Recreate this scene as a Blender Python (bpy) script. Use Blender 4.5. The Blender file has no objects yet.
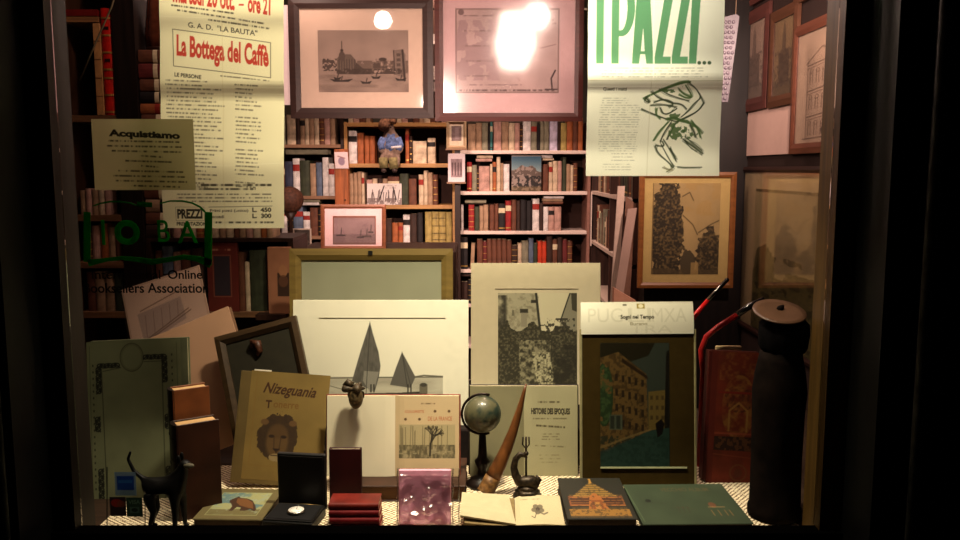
import bpy, math, random
import numpy as np
from mathutils import Matrix, Vector
random.seed(7)
RNG = np.random.default_rng(11)
SC = bpy.context.scene
COL = SC.collection
# ------------------------------------------------------------------ camera
F = 831.0
TH = math.radians(6.9)
CZ = 1.55
CT, ST = math.cos(TH), math.sin(TH)
cam_d = bpy.data.cameras.new('camera')
cam = bpy.data.objects.new('camera', cam_d)
COL.objects.link(cam)
cam_d.sensor_width = 36.0
cam_d.lens = F / 960 * 36.0
cam_d.clip_start = 0.02
cam.location = (0, 0, CZ)
cam.rotation_euler = (math.pi / 2 - TH, 0, 0)
SC.camera = cam

def P(px, py, Y):
    """world point at depth Y seen at that place of the photograph"""
    u, v = (px - 480) / F, (270 - py) / F
    d = Vector((u, CT + v * ST, -ST + v * CT))
    t = Y / d.y
    return Vector((0, 0, CZ)) + d * t

def onZ(px, py, Z):
    u, v = (px - 480) / F, (270 - py) / F
    d = Vector((u, CT + v * ST, -ST + v * CT))
    return Vector((0, 0, CZ)) + d * ((Z - CZ) / d.z)

def Xat(px, Y, Z):
    return (px - 480) / F * (Y * CT - (Z - CZ) * ST)

def Zat(py, Y):
    return P(480, py, Y).z

def pyof(Y, Z):
    c = Y * CT - (Z - CZ) * ST
    v = (Y * ST + (Z - CZ) * CT) / c
    return 270 - v * F

# ------------------------------------------------------------------ materials
def lin(c):
    c = np.asarray(c, dtype=float) / 255.0
    return np.where(c <= 0.04045, c / 12.92, ((c + 0.055) / 1.055) ** 2.4)

_M = {}
def mat(name, rgb=None, rough=0.6, metal=0.0, var=0.12, scale=40.0, bump=0.0, spec=0.25, stretch=None, coat=0.0):
    """a solid colour with fine wear from object-space noise"""
    if name in _M:
        return _M[name]
    m = bpy.data.materials.new(name); m.use_nodes = True
    nt = m.node_tree; b = nt.nodes['Principled BSDF']
    b.inputs['Roughness'].default_value = rough
    b.inputs['Metallic'].default_value = metal
    b.inputs['Specular IOR Level'].default_value = spec
    b.inputs['Coat Weight'].default_value = coat
    c = lin(rgb)
    tc = nt.nodes.new('ShaderNodeTexCoord')
    mp = nt.nodes.new('ShaderNodeMapping')
    if stretch: mp.inputs['Scale'].default_value = stretch
    nz = nt.nodes.new('ShaderNodeTexNoise')
    nz.inputs['Scale'].default_value = scale; nz.inputs['Detail'].default_value = 4
    rp = nt.nodes.new('ShaderNodeValToRGB')
    rp.color_ramp.elements[0].position = 0.3; rp.color_ramp.elements[1].position = 0.72
    rp.color_ramp.elements[0].color = (*np.clip(c * (1 - var * 1.6), 0, 1), 1)
    rp.color_ramp.elements[1].color = (*np.clip(c * (1 + var), 0, 1), 1)
    nt.links.new(tc.outputs['Object'], mp.inputs['Vector'])
    nt.links.new(mp.outputs['Vector'], nz.inputs['Vector'])
    nt.links.new(nz.outputs['Fac'], rp.inputs['Fac'])
    nt.links.new(rp.outputs['Color'], b.inputs['Base Color'])
    if bump:
        bp = nt.nodes.new('ShaderNodeBump'); bp.inputs['Strength'].default_value = bump
        bp.inputs['Distance'].default_value = 0.002
        nt.links.new(nz.outputs['Fac'], bp.inputs['Height'])
        nt.links.new(bp.outputs['Normal'], b.inputs['Normal'])
    _M[name] = m
    return m

def wood(name, rgb, rough=0.45, axis='z', var=0.3):
    s = {'x': (2, 30, 30), 'z': (30, 30, 2), 'y': (30, 2, 30)}[axis]
    return mat(name, rgb, rough, var=var, scale=2.2, stretch=s, bump=0.15)

def printed(name, rough=0.75, trans=0.0, coat=0.0):
    if name in _M: return _M[name]
    m = bpy.data.materials.new(name); m.use_nodes = True
    nt = m.node_tree; b = nt.nodes['Principled BSDF']
    at = nt.nodes.new('ShaderNodeAttribute'); at.attribute_name = 'ink'
    b.inputs['Roughness'].default_value = rough
    b.inputs['Specular IOR Level'].default_value = 0.25
    b.inputs['Coat Weight'].default_value = coat
    b.inputs['Coat Roughness'].default_value = 0.12
    nt.links.new(at.outputs['Color'], b.inputs['Base Color'])
    if trans:
        tr = nt.nodes.new('ShaderNodeBsdfTranslucent'); mx = nt.nodes.new('ShaderNodeMixShader')
        mx.inputs[0].default_value = trans
        nt.links.new(at.outputs['Color'], tr.inputs['Color'])
        nt.links.new(b.outputs[0], mx.inputs[1]); nt.links.new(tr.outputs[0], mx.inputs[2])
        nt.links.new(mx.outputs[0], nt.nodes['Material Output'].inputs['Surface'])
    _M[name] = m
    return m

def glassy(name, refl=0.06, rough=0.02, tint=(1, 1, 1), bump=0.0, metal=False):
    if name in _M: return _M[name]
    m = bpy.data.materials.new(name); m.use_nodes = True
    nt = m.node_tree
    for n in list(nt.nodes):
        if n.type == 'BSDF_PRINCIPLED': nt.nodes.remove(n)
    tr = nt.nodes.new('ShaderNodeBsdfTransparent'); tr.inputs[0].default_value = (*tint, 1)
    gl = nt.nodes.new('ShaderNodeBsdfGlossy'); gl.inputs['Roughness'].default_value = rough
    mx = nt.nodes.new('ShaderNodeMixShader')
    lw = nt.nodes.new('ShaderNodeLayerWeight'); lw.inputs['Blend'].default_value = 0.25
    ad = nt.nodes.new('ShaderNodeMath'); ad.operation = 'MULTIPLY_ADD'
    ad.inputs[1].default_value = 0.5; ad.inputs[2].default_value = refl
    nt.links.new(lw.outputs['Fresnel'], ad.inputs[0])
    if metal: mx.inputs[0].default_value = refl
    else: nt.links.new(ad.outputs[0], mx.inputs[0])
    nt.links.new(tr.outputs[0], mx.inputs[1]); nt.links.new(gl.outputs[0], mx.inputs[2])
    if bump:
        nz = nt.nodes.new('ShaderNodeTexNoise'); nz.inputs['Scale'].default_value = 28
        nz.inputs['Detail'].default_value = 3
        bp = nt.nodes.new('ShaderNodeBump'); bp.inputs['Strength'].default_value = bump
        bp.inputs['Distance'].default_value = 0.01
        tc = nt.nodes.new('ShaderNodeTexCoord')
        nt.links.new(tc.outputs['Object'], nz.inputs['Vector'])
        nt.links.new(nz.outputs['Fac'], bp.inputs['Height'])
        nt.links.new(bp.outputs['Normal'], gl.inputs['Normal'])
    nt.links.new(mx.outputs[0], nt.nodes['Material Output'].inputs['Surface'])
    _M[name] = m
    return m

# ------------------------------------------------------------------ objects
def props(o, label=None, cat=None, group=None, kind=None):
    if label: o['label'] = label
    if cat: o['category'] = cat
    if group: o['group'] = group
    if kind: o['kind'] = kind
    return o

def T(name, label, cat, M=None, group=None):
    o = bpy.data.objects.new(name, None)
    o.empty_display_size = 0.05
    COL.objects.link(o)
    if M is not None: o.matrix_world = M
    return props(o, label, cat, group)

class MB:
    """collects shapes of ONE mesh"""
    def __init__(s): s.v = []; s.f = []; s.m = []; s.smooth = []
    def add(s, vs, fs, mi=0, sm=False):
        n = len(s.v); s.v += [tuple(v) for v in vs]
        for f in fs:
            s.f.append([i + n for i in f]); s.m.append(mi); s.smooth.append(sm)
        return s
    def box(s, x0, x1, y0, y1, z0, z1, mi=0, bev=0.0):
        if bev <= 0:
            vs = [(x0,y0,z0),(x1,y0,z0),(x1,y1,z0),(x0,y1,z0),(x0,y0,z1),(x1,y0,z1),(x1,y1,z1),(x0,y1,z1)]
            return s.add(vs, [(0,3,2,1),(4,5,6,7),(0,1,5,4),(1,2,6,5),(2,3,7,6),(3,0,4,7)], mi)
        b = bev; vs = []
        for z, i in ((z0, b), (z0 + b, 0), (z1 - b, 0), (z1, b)):
            X0, X1, Y0, Y1 = x0 + i, x1 - i, y0 + i, y1 - i
            c = b if i == 0 else b * 0.3
            vs += [(X0+c,Y0,z),(X1-c,Y0,z),(X1,Y0+c,z),(X1,Y1-c,z),(X1-c,Y1,z),(X0+c,Y1,z),(X0,Y1-c,z),(X0,Y0+c,z)]
        fs = [tuple(range(7, -1, -1)), tuple(range(24, 32))]
        for k in range(3):
            for j in range(8):
                a = k*8+j; c2 = k*8+(j+1) % 8
                fs.append((a, c2, c2+8, a+8))
        return s.add(vs, fs, mi)
    def hexa(s, c, mi=0):
        """eight corners: bottom four (ccw from above), top four"""
        return s.add(c, [(0,3,2,1),(4,5,6,7),(0,1,5,4),(1,2,6,5),(2,3,7,6),(3,0,4,7)], mi)
    def prism(s, pts, y0, y1, mi=0):
        """outline in XZ, pushed from y0 (front) to y1"""
        n = len(pts)
        vs = [(x, y0, z) for x, z in pts] + [(x, y1, z) for x, z in pts]
        fs = [tuple(range(n)), tuple(range(2*n-1, n-1, -1))] + [(i, i+n, (i+1) % n+n, (i+1) % n) for i in range(n)]
        return s.add(vs, fs, mi)
    def prismz(s, pts, z0, z1, mi=0):
        n = len(pts)
        vs = [(x, y, z0) for x, y in pts] + [(x, y, z1) for x, y in pts]
        fs = [tuple(range(n-1, -1, -1)), tuple(range(n, 2*n))] + [(i, (i+1) % n, (i+1) % n+n, i+n) for i in range(n)]
        return s.add(vs, fs, mi)
    def lathe(s, prof, cx=0, cy=0, seg=28, mi=0, sm=True, wob=None):
        vs = []
        for k, (r, z) in enumerate(prof):
            for j in range(seg):
                a = 2*math.pi*j/seg
                rr = r * (1 + (wob(a, z) if wob else 0))
                vs.append((cx + rr*math.cos(a), cy + rr*math.sin(a), z))
        fs = []
        for k in range(len(prof)-1):
            for j in range(seg):
                a = k*seg+j; b = k*seg+(j+1) % seg
                fs.append((a, b, b+seg, a+seg))
        fs.append(tuple(range(seg-1, -1, -1))); n = (len(prof)-1)*seg
        fs.append(tuple(range(n, n+seg)))
        return s.add(vs, fs, mi, sm)
    def tube(s, pts, rad, seg=10, mi=0, sm=True):
        pts = [Vector(p) for p in pts]
        if not hasattr(rad, '__len__'): rad = [rad]*len(pts)
        vs = []; up = Vector((0.13, 0.31, 0.94)).normalized(); prev = None
        for i, p in enumerate(pts):
            t = (pts[min(i+1, len(pts)-1)] - pts[max(i-1, 0)]).normalized()
            a = prev if prev is not None else t.cross(up)
            a = (a - t*a.dot(t)).normalized(); prev = a; b = t.cross(a)
            for j in range(seg):
                q = 2*math.pi*j/seg
                vs.append(p + (a*math.cos(q) + b*math.sin(q))*rad[i])
        fs = [(k*seg+j, k*seg+(j+1) % seg, (k+1)*seg+(j+1) % seg, (k+1)*seg+j) for k in range(len(pts)-1) for j in range(seg)]
        fs.append(tuple(range(seg-1, -1, -1))); n = (len(pts)-1)*seg; fs.append(tuple(range(n, n+seg)))
        return s.add(vs, fs, mi, sm)
    def blob(s, c, r, seg=16, rings=10, mi=0, fn=None):
        vs = []; c = Vector(c)
        if not hasattr(r, '__len__'): r = (r, r, r)
        for i in range(rings+1):
            th = math.pi*i/rings
            for j in range(seg):
                a = 2*math.pi*j/seg
                d = Vector((math.sin(th)*math.cos(a), math.sin(th)*math.sin(a), math.cos(th)))
                k = fn(d) if fn else 1
                vs.append(c + Vector((d.x*r[0], d.y*r[1], d.z*r[2]))*k)
        fs = [(i*seg+j, (i+1)*seg+j, (i+1)*seg+(j+1) % seg, i*seg+(j+1) % seg) for i in range(rings) for j in range(seg)]
        return s.add(vs, fs, mi, True)
    def build(s, name, mats, parent=None, label=None, kind=None):
        me = bpy.data.meshes.new(name)
        me.from_pydata(s.v, [], s.f)
        if not isinstance(mats, (list, tuple)): mats = [mats]
        for m in mats: me.materials.append(m)
        me.polygons.foreach_set('material_index', s.m)
        me.polygons.foreach_set('use_smooth', s.smooth)
        me.validate(); me.update()
        o = bpy.data.objects.new(name, me); COL.objects.link(o)
        if parent is not None: o.parent = parent
        if label: o['label'] = label
        if kind: o['kind'] = kind
        return o

def frameM(o, x, z=None, y=None):
    """matrix from origin and x axis and z (up) axis"""
    x = x.normalized()
    if z is not None:
        z = (z - x*z.dot(x)).normalized(); y = z.cross(x)
    else:
        y = (y - x*y.dot(x)).normalized(); z = x.cross(y)
    return Matrix(((x.x, y.x, z.x, o.x), (x.y, y.y, z.y, o.y), (x.z, y.z, z.z, o.z), (0, 0, 0, 1)))

def stand(pl, pr, Y, Z, ytop, lean=0.0, turn=0.0, roll=0.0):
    """a board standing on height Z with its foot at depth Y: pl, pr = edges seen at its top; returns matrix, width, height.
    local x = width, z = up the board, -y = its face"""
    lo, hi = 0.01, 2.5
    for _ in range(50):
        h = (lo+hi)/2
        if pyof(Y + h*math.sin(lean), Z + h*math.cos(lean)) > ytop: lo = h
        else: hi = h
    yt, zt = Y + h*math.sin(lean), Z + h*math.cos(lean)
    xl, xr = Xat(pl, yt, zt), Xat(pr, yt, zt)
    w = xr - xl
    x = Vector((math.cos(turn), math.sin(turn), 0))
    c = Vector(((xl+xr)/2, Y, Z))
    fw = Vector((-math.sin(turn), math.cos(turn), 0))
    up = fw*math.sin(lean) + Vector((0, 0, math.cos(lean)))
    w = w / math.cos(turn)
    M = frameM(c - x*(w/2), x, z=up)
    if roll:
        # turn about the lower corner it stands on
        pv = w if roll < 0 else 0.0
        M = M @ Matrix.Translation((pv, 0, 0)) @ Matrix.Rotation(-roll, 4, 'Y') @ Matrix.Translation((-pv, 0, 0))
    return M, w, h

def lying(fl, fr, bl, Z, thick):
    """a thing lying with its TOP face seen at those corners (front-left, front-right, back-left)"""
    a, b, c = onZ(*fl, Z+thick), onZ(*fr, Z+thick), onZ(*bl, Z+thick)
    x = (b-a); w = x.length
    y = c-a; y = y - x.normalized()*y.dot(x.normalized())
    o = a.copy(); o.z = Z
    return frameM(o, x, y=y), w, y.length

# ------------------------------------------------------------------ printing ink as a colour attribute
def vnoise(nx, ny, cx, cy):
    gx, gy = max(2, int(cx)+2), max(2, int(cy)+2)
    g = RNG.random((gy, gx))
    x = np.linspace(0, gx-1.001, nx); y = np.linspace(0, gy-1.001, ny)
    xi, yi = x.astype(int), y.astype(int); fx, fy = x-xi, y-yi
    fx = fx*fx*(3-2*fx); fy = fy*fy*(3-2*fy)
    a = g[yi][:, xi]; b = g[yi][:, xi+1]; c = g[yi+1][:, xi]; d = g[yi+1][:, xi+1]
    return (a*(1-fx)+b*fx)*(1-fy)[:, None] + (c*(1-fx)+d*fx)*fy[:, None]

_TX = {}
def text_tris(s, bold):
    key = (s, bold)
    if key in _TX: return _TX[key]
    cu = bpy.data.curves.new('t', 'FONT'); cu.body = s; cu.size = 1.0; cu.resolution_u = 4
    cu.offset = bold
    o = bpy.data.objects.new('t', cu); COL.objects.link(o)
    dg = bpy.context.evaluated_depsgraph_get()
    me = bpy.data.meshes.new_from_object(o.evaluated_get(dg))
    me.calc_loop_triangles()
    v = np.array([p.co[:2] for p in me.vertices])
    t = np.array([list(q.vertices) for q in me.loop_triangles])
    bpy.data.objects.remove(o); bpy.data.curves.remove(cu); bpy.data.meshes.remove(me)
    _TX[key] = (v, t)
    return v, t

class Ink:
    def __init__(s, x0, y0, x1, y1, res=1.3, bg=(225, 215, 190)):
        s.x0, s.y0, s.x1, s.y1, s.res = x0, y0, x1, y1, res
        s.nx = max(2, int(round((x1-x0)*res))+1); s.ny = max(2, int(round((y1-y0)*res))+1)
        s.X, s.Y = np.meshgrid(np.linspace(x0, x1, s.nx), np.linspace(y0, y1, s.ny))
        s.c = np.ones((s.ny, s.nx, 3))*np.array(bg, float)
    def mix(s, m, col, a=1.0):
        m = (np.clip(m, 0, 1)*a)[..., None]
        s.c = s.c*(1-m) + np.array(col, float)*m
    def fbm(s, px, octv=4, stretch=1.0):
        o = np.zeros((s.ny, s.nx)); w = 0
        for k in range(octv):
            q = px/(2**k)
            o += vnoise(s.nx, s.ny, (s.x1-s.x0)/q/stretch, (s.y1-s.y0)/q)/(2**k); w += 1/(2**k)
        return o/w
    def mottle(s, px, amp, octv=4):
        s.c = s.c*(1 + (s.fbm(px, octv)-0.5)[..., None]*2*amp)
    def edge(s, d, soft=None):
        return np.clip(d*s.res + 0.5, 0, 1) if soft is None else np.clip(d/soft+0.5, 0, 1)
    def rect(s, x0, y0, x1, y1, col, a=1.0):
        d = np.minimum(np.minimum(s.X-x0, x1-s.X), np.minimum(s.Y-y0, y1-s.Y))
        s.mix(s.edge(d), col, a)
    def rectm(s, x0, y0, x1, y1):
        return (s.X >= x0) & (s.X <= x1) & (s.Y >= y0) & (s.Y <= y1)
    def line(s, pts, w, col, a=1.0):
        m = np.zeros((s.ny, s.nx))
        for (ax, ay), (bx, by) in zip(pts[:-1], pts[1:]):
            dx, dy = bx-ax, by-ay; L = dx*dx+dy*dy + 1e-9
            t = np.clip(((s.X-ax)*dx+(s.Y-ay)*dy)/L, 0, 1)
            d = np.hypot(s.X-ax-t*dx, s.Y-ay-t*dy)
            m = np.maximum(m, np.clip((w/2-d)*s.res+0.5, 0, 1)*min(1, w*s.res))
        s.mix(m, col, a)
    def polym(s, pts):
        acc = np.zeros((s.ny, s.nx)); q = 0.25/s.res
        for ox, oy in ((-q, -q), (q, -q), (-q, q), (q, q)):
            X, Y = s.X+ox, s.Y+oy; ins = np.zeros((s.ny, s.nx), bool); n = len(pts)
            for i in range(n):
                (ax, ay), (bx, by) = pts[i], pts[(i+1) % n]
                if ay == by: continue
                c = ((ay > Y) != (by > Y)) & (X < (bx-ax)*(Y-ay)/(by-ay)+ax)
                ins ^= c
            acc += ins
        return acc/4
    def poly(s, pts, col, a=1.0): s.mix(s.polym(pts), col, a)
    def ell(s, cx, cy, rx, ry, col, a=1.0, soft=None):
        r = np.hypot((s.X-cx)/rx, (s.Y-cy)/ry)
        s.mix(s.edge((1-r)*min(rx, ry), soft), col, a)
    def ring(s, cx, cy, rx, ry, w, col, a=1.0):
        r = np.hypot((s.X-cx)/rx, (s.Y-cy)/ry)
        s.mix(s.edge(w/2-np.abs(1-r)*min(rx, ry)), col, a)
    def text(s, t, x0, y0, x1, y1, col, a=1.0, bold=0.0, shear=0.0, drop=0.0, capfit=None):
        """text filling the box; drop = how much lower its end sits"""
        v, tr = text_tris(t, bold)
        if len(tr) == 0: return
        mn, mx = v.min(0), v.max(0)
        lo = mn[1] if capfit is None else 0.0
        hi = mx[1] if capfit is None else capfit
        U = (v[:, 0]-mn[0])/(mx[0]-mn[0]); V = (v[:, 1]-lo)/(hi-lo)
        X = x0+U*(x1-x0)+shear*V*(y1-y0); Y = y1-V*(y1-y0)+U*drop
        acc = np.zeros((s.ny, s.nx)); q = 0.25/s.res
        sx = (s.nx-1)/(s.x1-s.x0); sy = (s.ny-1)/(s.y1-s.y0)
        for tri in tr:
            ax, bx, cx = X[tri]; ay, by, cy = Y[tri]
            den = (by-cy)*(ax-cx)+(cx-bx)*(ay-cy)
            if abs(den) < 1e-12: continue
            i0 = max(0, int((min(ax, bx, cx)-s.x0)*sx)-1); i1 = min(s.nx, int((max(ax, bx, cx)-s.x0)*sx)+3)
            j0 = max(0, int((min(ay, by, cy)-s.y0)*sy)-1); j1 = min(s.ny, int((max(ay, by, cy)-s.y0)*sy)+3)
            if i0 >= i1 or j0 >= j1: continue
            for ox, oy in ((-q, -q), (q, -q), (-q, q), (q, q)):
                XX = s.X[j0:j1, i0:i1]+ox; YY = s.Y[j0:j1, i0:i1]+oy
                l1 = ((by-cy)*(XX-cx)+(cx-bx)*(YY-cy))/den
                l2 = ((cy-ay)*(XX-cx)+(ax-cx)*(YY-cy))/den
                acc[j0:j1, i0:i1] += ((l1 >= 0) & (l2 >= 0) & (l1+l2 <= 1))*0.25
        s.mix(np.clip(acc, 0, 1), col, a)
    def lines(s, x0, y0, x1, y1, n, col, a=0.6, drop=0.0, th=1.3, ragged=0.15, word=3.0):
        """rows of small type too fine to read"""
        for k in range(n):
            yy = y0+(y1-y0)*(k+0.5)/n
            e = x1-(x1-x0)*random.random()*ragged; b = x0+(x1-x0)*random.random()*ragged*0.3
            d = s.Y-(yy+(s.X-x0)/(max(1, x1-x0))*drop)
            g = vnoise(s.nx, 1, (s.x1-s.x0)/word*2, 1)[0]
            m = np.clip((th/2-np.abs(d))*s.res+0.5, 0, 1)*((s.X > b) & (s.X < e))*np.clip(g*2.2-0.35, 0.1, 1)[None, :]
            s.mix(m, col, a)
    def build(s, name, fn, m, parent, label=None, back=None):
        """fn(u, v) -> x, y, z arrays: u across, v down"""
        U, V = np.meshgrid(np.linspace(0, 1, s.nx), np.linspace(0, 1, s.ny))
        x, y, z = fn(U, V)
        co = np.stack([x+0*U, y+0*U, z+0*U], -1).reshape(-1, 3)
        idx = np.arange(s.nx*s.ny).reshape(s.ny, s.nx)
        f = np.stack([idx[1:, :-1], idx[1:, 1:], idx[:-1, 1:], idx[:-1, :-1]], -1).reshape(-1, 4)
        me = bpy.data.meshes.new(name)
        me.vertices.add(len(co)); me.vertices.foreach_set('co', co.ravel())
        me.loops.add(f.size); me.loops.foreach_set('vertex_index', f.ravel())
        me.polygons.add(len(f)); me.polygons.foreach_set('loop_start', np.arange(len(f))*4)
        me.polygons.foreach_set('loop_total', np.full(len(f), 4))
        me.update(calc_edges=True)
        me.polygons.foreach_set('use_smooth', np.ones(len(f), bool))
        at = me.color_attributes.new('ink', 'FLOAT_COLOR', 'POINT')
        rgba = np.ones((len(co), 4)); rgba[:, :3] = lin(np.clip(s.c, 0, 255)).reshape(-1, 3)
        at.data.foreach_set('color', rgba.ravel())
        me.materials.append(m)
        o = bpy.data.objects.new(name, me); COL.objects.link(o)
        if parent is not None: o.parent = parent
        if label: o['label'] = label
        return o

def soft(n, t, k=3.0): return np.clip((n-t)*k+0.3, 0, 1)
def flatfn(x0, x1, z0, z1, y=-0.0006):
    return lambda u, v: (x0+(x1-x0)*u, y, z1-(z1-z0)*v)
def topfn(x0, x1, y0, y1, z):
    return lambda u, v: (x0+(x1-x0)*u, y1-(y1-y0)*v, z)

def round_off(p):
    for _ in range(2): p = [p[0]]+[q for a, b in zip(p[:-1], p[1:]) for q in ((a[0]*.75+b[0]*.25, a[1]*.75+b[1]*.25), (a[0]*.25+b[0]*.75, a[1]*.25+b[1]*.75))]+[p[-1]]
    return p
PR = printed('printed_paper'); PRG = printed('printed_gloss', 0.3)
CLOTHP = printed('stamped_cloth', 0.65)
PANE = glassy('picture_glass', 0.035, 0.035)
DARKW = wood('dark_wood', (44, 26, 18))
BLACKW = mat('black_paint', (9, 9, 9), 0.5, var=0.3)
PAPER = mat('page_edges', (205, 190, 155), 0.85, var=0.1, scale=8, stretch=(40, 1, 1))
MOUNT = mat('cream_mount_board', (216, 210, 188), 0.9, var=0.03)

def bars(w, h, fw, y0, y1, lip=0.0):
    """a mitred picture frame as one mesh"""
    b = MB()
    o = [(0, 0), (w, 0), (w, h), (0, h)]; i = [(fw, fw), (w-fw, fw), (w-fw, h-fw), (fw, h-fw)]
    mid = [((a[0]*.45+c[0]*.55), (a[1]*.45+c[1]*.55)) for a, c in zip(o, i)]
    for k in range(4):
        n = (k+1) % 4
        vs = [(*o[k],), (*o[n],), (*i[n],), (*i[k],)]
        A = [(o[k][0], y0+0.003, o[k][1]), (o[n][0], y0+0.003, o[n][1]), (mid[n][0], y0, mid[n][1]), (mid[k][0], y0, mid[k][1]),
             (i[n][0], y0+0.004+lip, i[n][1]), (i[k][0], y0+0.004+lip, i[k][1]),
             (o[k][0], y1, o[k][1]), (o[n][0], y1, o[n][1]), (i[n][0], y1, i[n][1]), (i[k][0], y1, i[k][1])]
        b.add(A, [(0, 1, 2, 3), (3, 2, 4, 5), (5, 4, 8, 9), (0, 6, 7, 1), (6, 9, 8, 7)])
    return b

def framed(name, label, M, w, h, fw, fm, mount, ink, pic, glass=True, deep=0.02, cat='picture', group=None):
    """pic = print rectangle inside the frame as fractions (l, t, r, b) of the whole"""
    t = T(name, label, cat, M, group)
    bars(w, h, fw, -deep, 0.0).build('frame', fm, t)
    MB().box(fw*.6, w-fw*.6, -0.006, -0.001, fw*.6, h-fw*.6).build('mount', mount, t)
    l, tp, r, b = pic
    ink.build('print', flatfn(l*w, r*w, (1-b)*h, (1-tp)*h, -0.0068), PR, t)
    if glass:
        MB().box(fw*.8, w-fw*.8, -deep*.55-0.002, -deep*.55, fw*.8, h-fw*.8).build('glass', PANE, t)
    return t
# ================================================================== THE SETTING
GY = 1.74          # glass
PZ = 0.745         # top of the display platform
RZ = 0.845         # top of the step at its back
XL, XR = -0.872, 0.731
def struct(name, b, m):
    return b.build(name, m, kind='structure')

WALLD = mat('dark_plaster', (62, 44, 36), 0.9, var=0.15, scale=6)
struct('floor', MB().box(-2.6, 1.6, 1.75, 5.6, -0.05, 0), wood('floor_boards', (70, 45, 30), 0.5, 'y'))
struct('ceiling', MB().box(-2.6, 1.6, 1.75, 5.6, 2.95, 3.0), mat('ceiling_plaster', (120, 100, 88), 0.9, var=0.05))
struct('wall_back', MB().box(-2.6, 1.6, 5.4, 5.45, 0, 2.95), mat('olive_wall', (52, 46, 36), 0.9, var=0.1, scale=5))
struct('wall_left', MB().box(-2.6, -2.55, 1.75, 5.4, 0, 2.95), WALLD)
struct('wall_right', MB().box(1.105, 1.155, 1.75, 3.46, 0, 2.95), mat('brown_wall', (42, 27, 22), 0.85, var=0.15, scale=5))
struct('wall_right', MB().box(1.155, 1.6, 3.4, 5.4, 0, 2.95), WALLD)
struct('column', MB().box(0.69, 1.155, 3.46, 3.58, 0, 2.95), wood('pier_wood', (20, 12, 9), 0.5))
OUT = mat('black_shopfront', (13, 12, 11), 0.55, var=0.4, scale=14, bump=0.5)
struct('wall_front', MB().box(-2.6, XL-0.045, GY-0.16, GY+0.02, -0.1, 3.0), OUT)
struct('wall_front', MB().box(XR+0.045, 1.6, GY-0.16, GY+0.02, -0.1, 3.0), OUT)
struct('wall_front', MB().box(XL-0.045, XR+0.045, GY-0.16, GY+0.02, 2.42, 3.0), OUT)
struct('wall_front', MB().box(XL-0.045, XR+0.045, GY-0.16, GY-0.045, -0.1, 0.72), OUT)
struct('pavement', MB().box(-3, 3, -1.5, GY-0.16, -0.15, -0.1), mat('street_stone', (40, 40, 40), 0.9))
# rounded edge strips either side of the opening
EDGE = mat('edge_highlight_metal', (70, 68, 60), 0.55, metal=0.3, var=0.5, scale=25, stretch=(3, 3, 1), bump=0.6)  # lighter colour paints the highlight along the right pillar's rounded edge
b = MB(); b.tube([(0.838, GY-0.20, -0.1), (0.838, GY-0.20, 3.0)], 0.012, 12); struct('trim_1', b, EDGE)
b = MB(); b.tube([(-0.905, GY-0.235, -0.1), (-0.905, GY-0.235, 3.0)], 0.012, 12); struct('trim_2', b, mat('worn_green_metal', (44, 46, 36), 0.6, metal=0.3, var=0.5, scale=25, bump=0.6))
# the window: sash, pane
sash = T('window_1', None, None); sash['kind'] = 'structure'
SW = wood('lit_sash_wood', (78, 56, 22), 0.5)  # right stile: lighter copy of the sash wood, lamplight in its colour
SWD = wood('shaded_sash_wood', (26, 19, 12), 0.6)  # darker copy of the same wood, shade put into its colour
MB().box(XR, XR+0.045, GY-0.03, GY+0.062, 0.70, 2.42).build('stile', SW, sash)
MB().box(XL-0.045, XL, GY-0.03, GY+0.062, 0.70, 2.42).build('stile', SWD, sash)
MB().box(XL-0.045, XR+0.045, GY-0.045, GY-0.004, 0.72, 0.778).build('bottom_rail', mat('matt_black_paint', (7, 6, 6), 1.0, spec=0.0), sash)
MB().box(XL, XR, GY-0.03, GY+0.03, 2.37, 2.42).build('top_rail', SWD, sash)
MB().box(XL+0.0005, XR-0.0005, GY-0.002, GY+0.002, 0.746, 2.37).build('pane', glassy('shop_glass', 0.0, 0.01), sash)
# display platform with its low step at the back
struct('slab', MB().box(-1.25, 1.1, GY+0.004, 2.75, 0.60, PZ-0.002), wood('platform_wood', (48, 32, 20), 0.6, 'x'))
STEP = mat('dark_brown_cloth', (24, 14, 12), 0.95, var=0.2, scale=60)
o = MB().box(-0.535, 0.52, 2.20, 2.74, PZ-0.0015, RZ, bev=0.004).build('display_step', STEP)
props(o, 'low dark step along the back of the window platform', 'step')
# crocheted cloth
def lace():
    m = bpy.data.materials.new('crochet_lace'); m.use_nodes = True
    nt = m.node_tree; bs = nt.nodes['Principled BSDF']; bs.inputs['Roughness'].default_value = 0.95
    tc = nt.nodes.new('ShaderNodeTexCoord'); mp = nt.nodes.new('ShaderNodeMapping')
    mp.inputs['Rotation'].default_value = (0, 0, math.radians(38))
    nt.links.new(tc.outputs['Object'], mp.inputs['Vector'])
    vo = nt.nodes.new('ShaderNodeTexVoronoi'); vo.inputs['Scale'].default_value = 105; vo.inputs['Randomness'].default_value = 0.15
    nt.links.new(mp.outputs['Vector'], vo.inputs['Vector'])
    rp = nt.nodes.new('ShaderNodeValToRGB')
    rp.color_ramp.elements[0].position = 0.36; rp.color_ramp.elements[0].color = (*lin((236, 220, 186)), 1)
    rp.color_ramp.elements[1].position = 0.52; rp.color_ramp.elements[1].color = (*lin((92, 62, 34)), 1)
    nt.links.new(vo.outputs['Distance'], rp.inputs['Fac']); nt.links.new(rp.outputs['Color'], bs.inputs['Base Color'])
    bp = nt.nodes.new('ShaderNodeBump'); bp.invert = True; bp.inputs['Strength'].default_value = 0.6; bp.inputs['Distance'].default_value = 0.001
    nt.links.new(vo.outputs['Distance'], bp.inputs['Height']); nt.links.new(bp.outputs['Normal'], bs.inputs['Normal'])
    return m
b = MB()
n = 60
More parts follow.
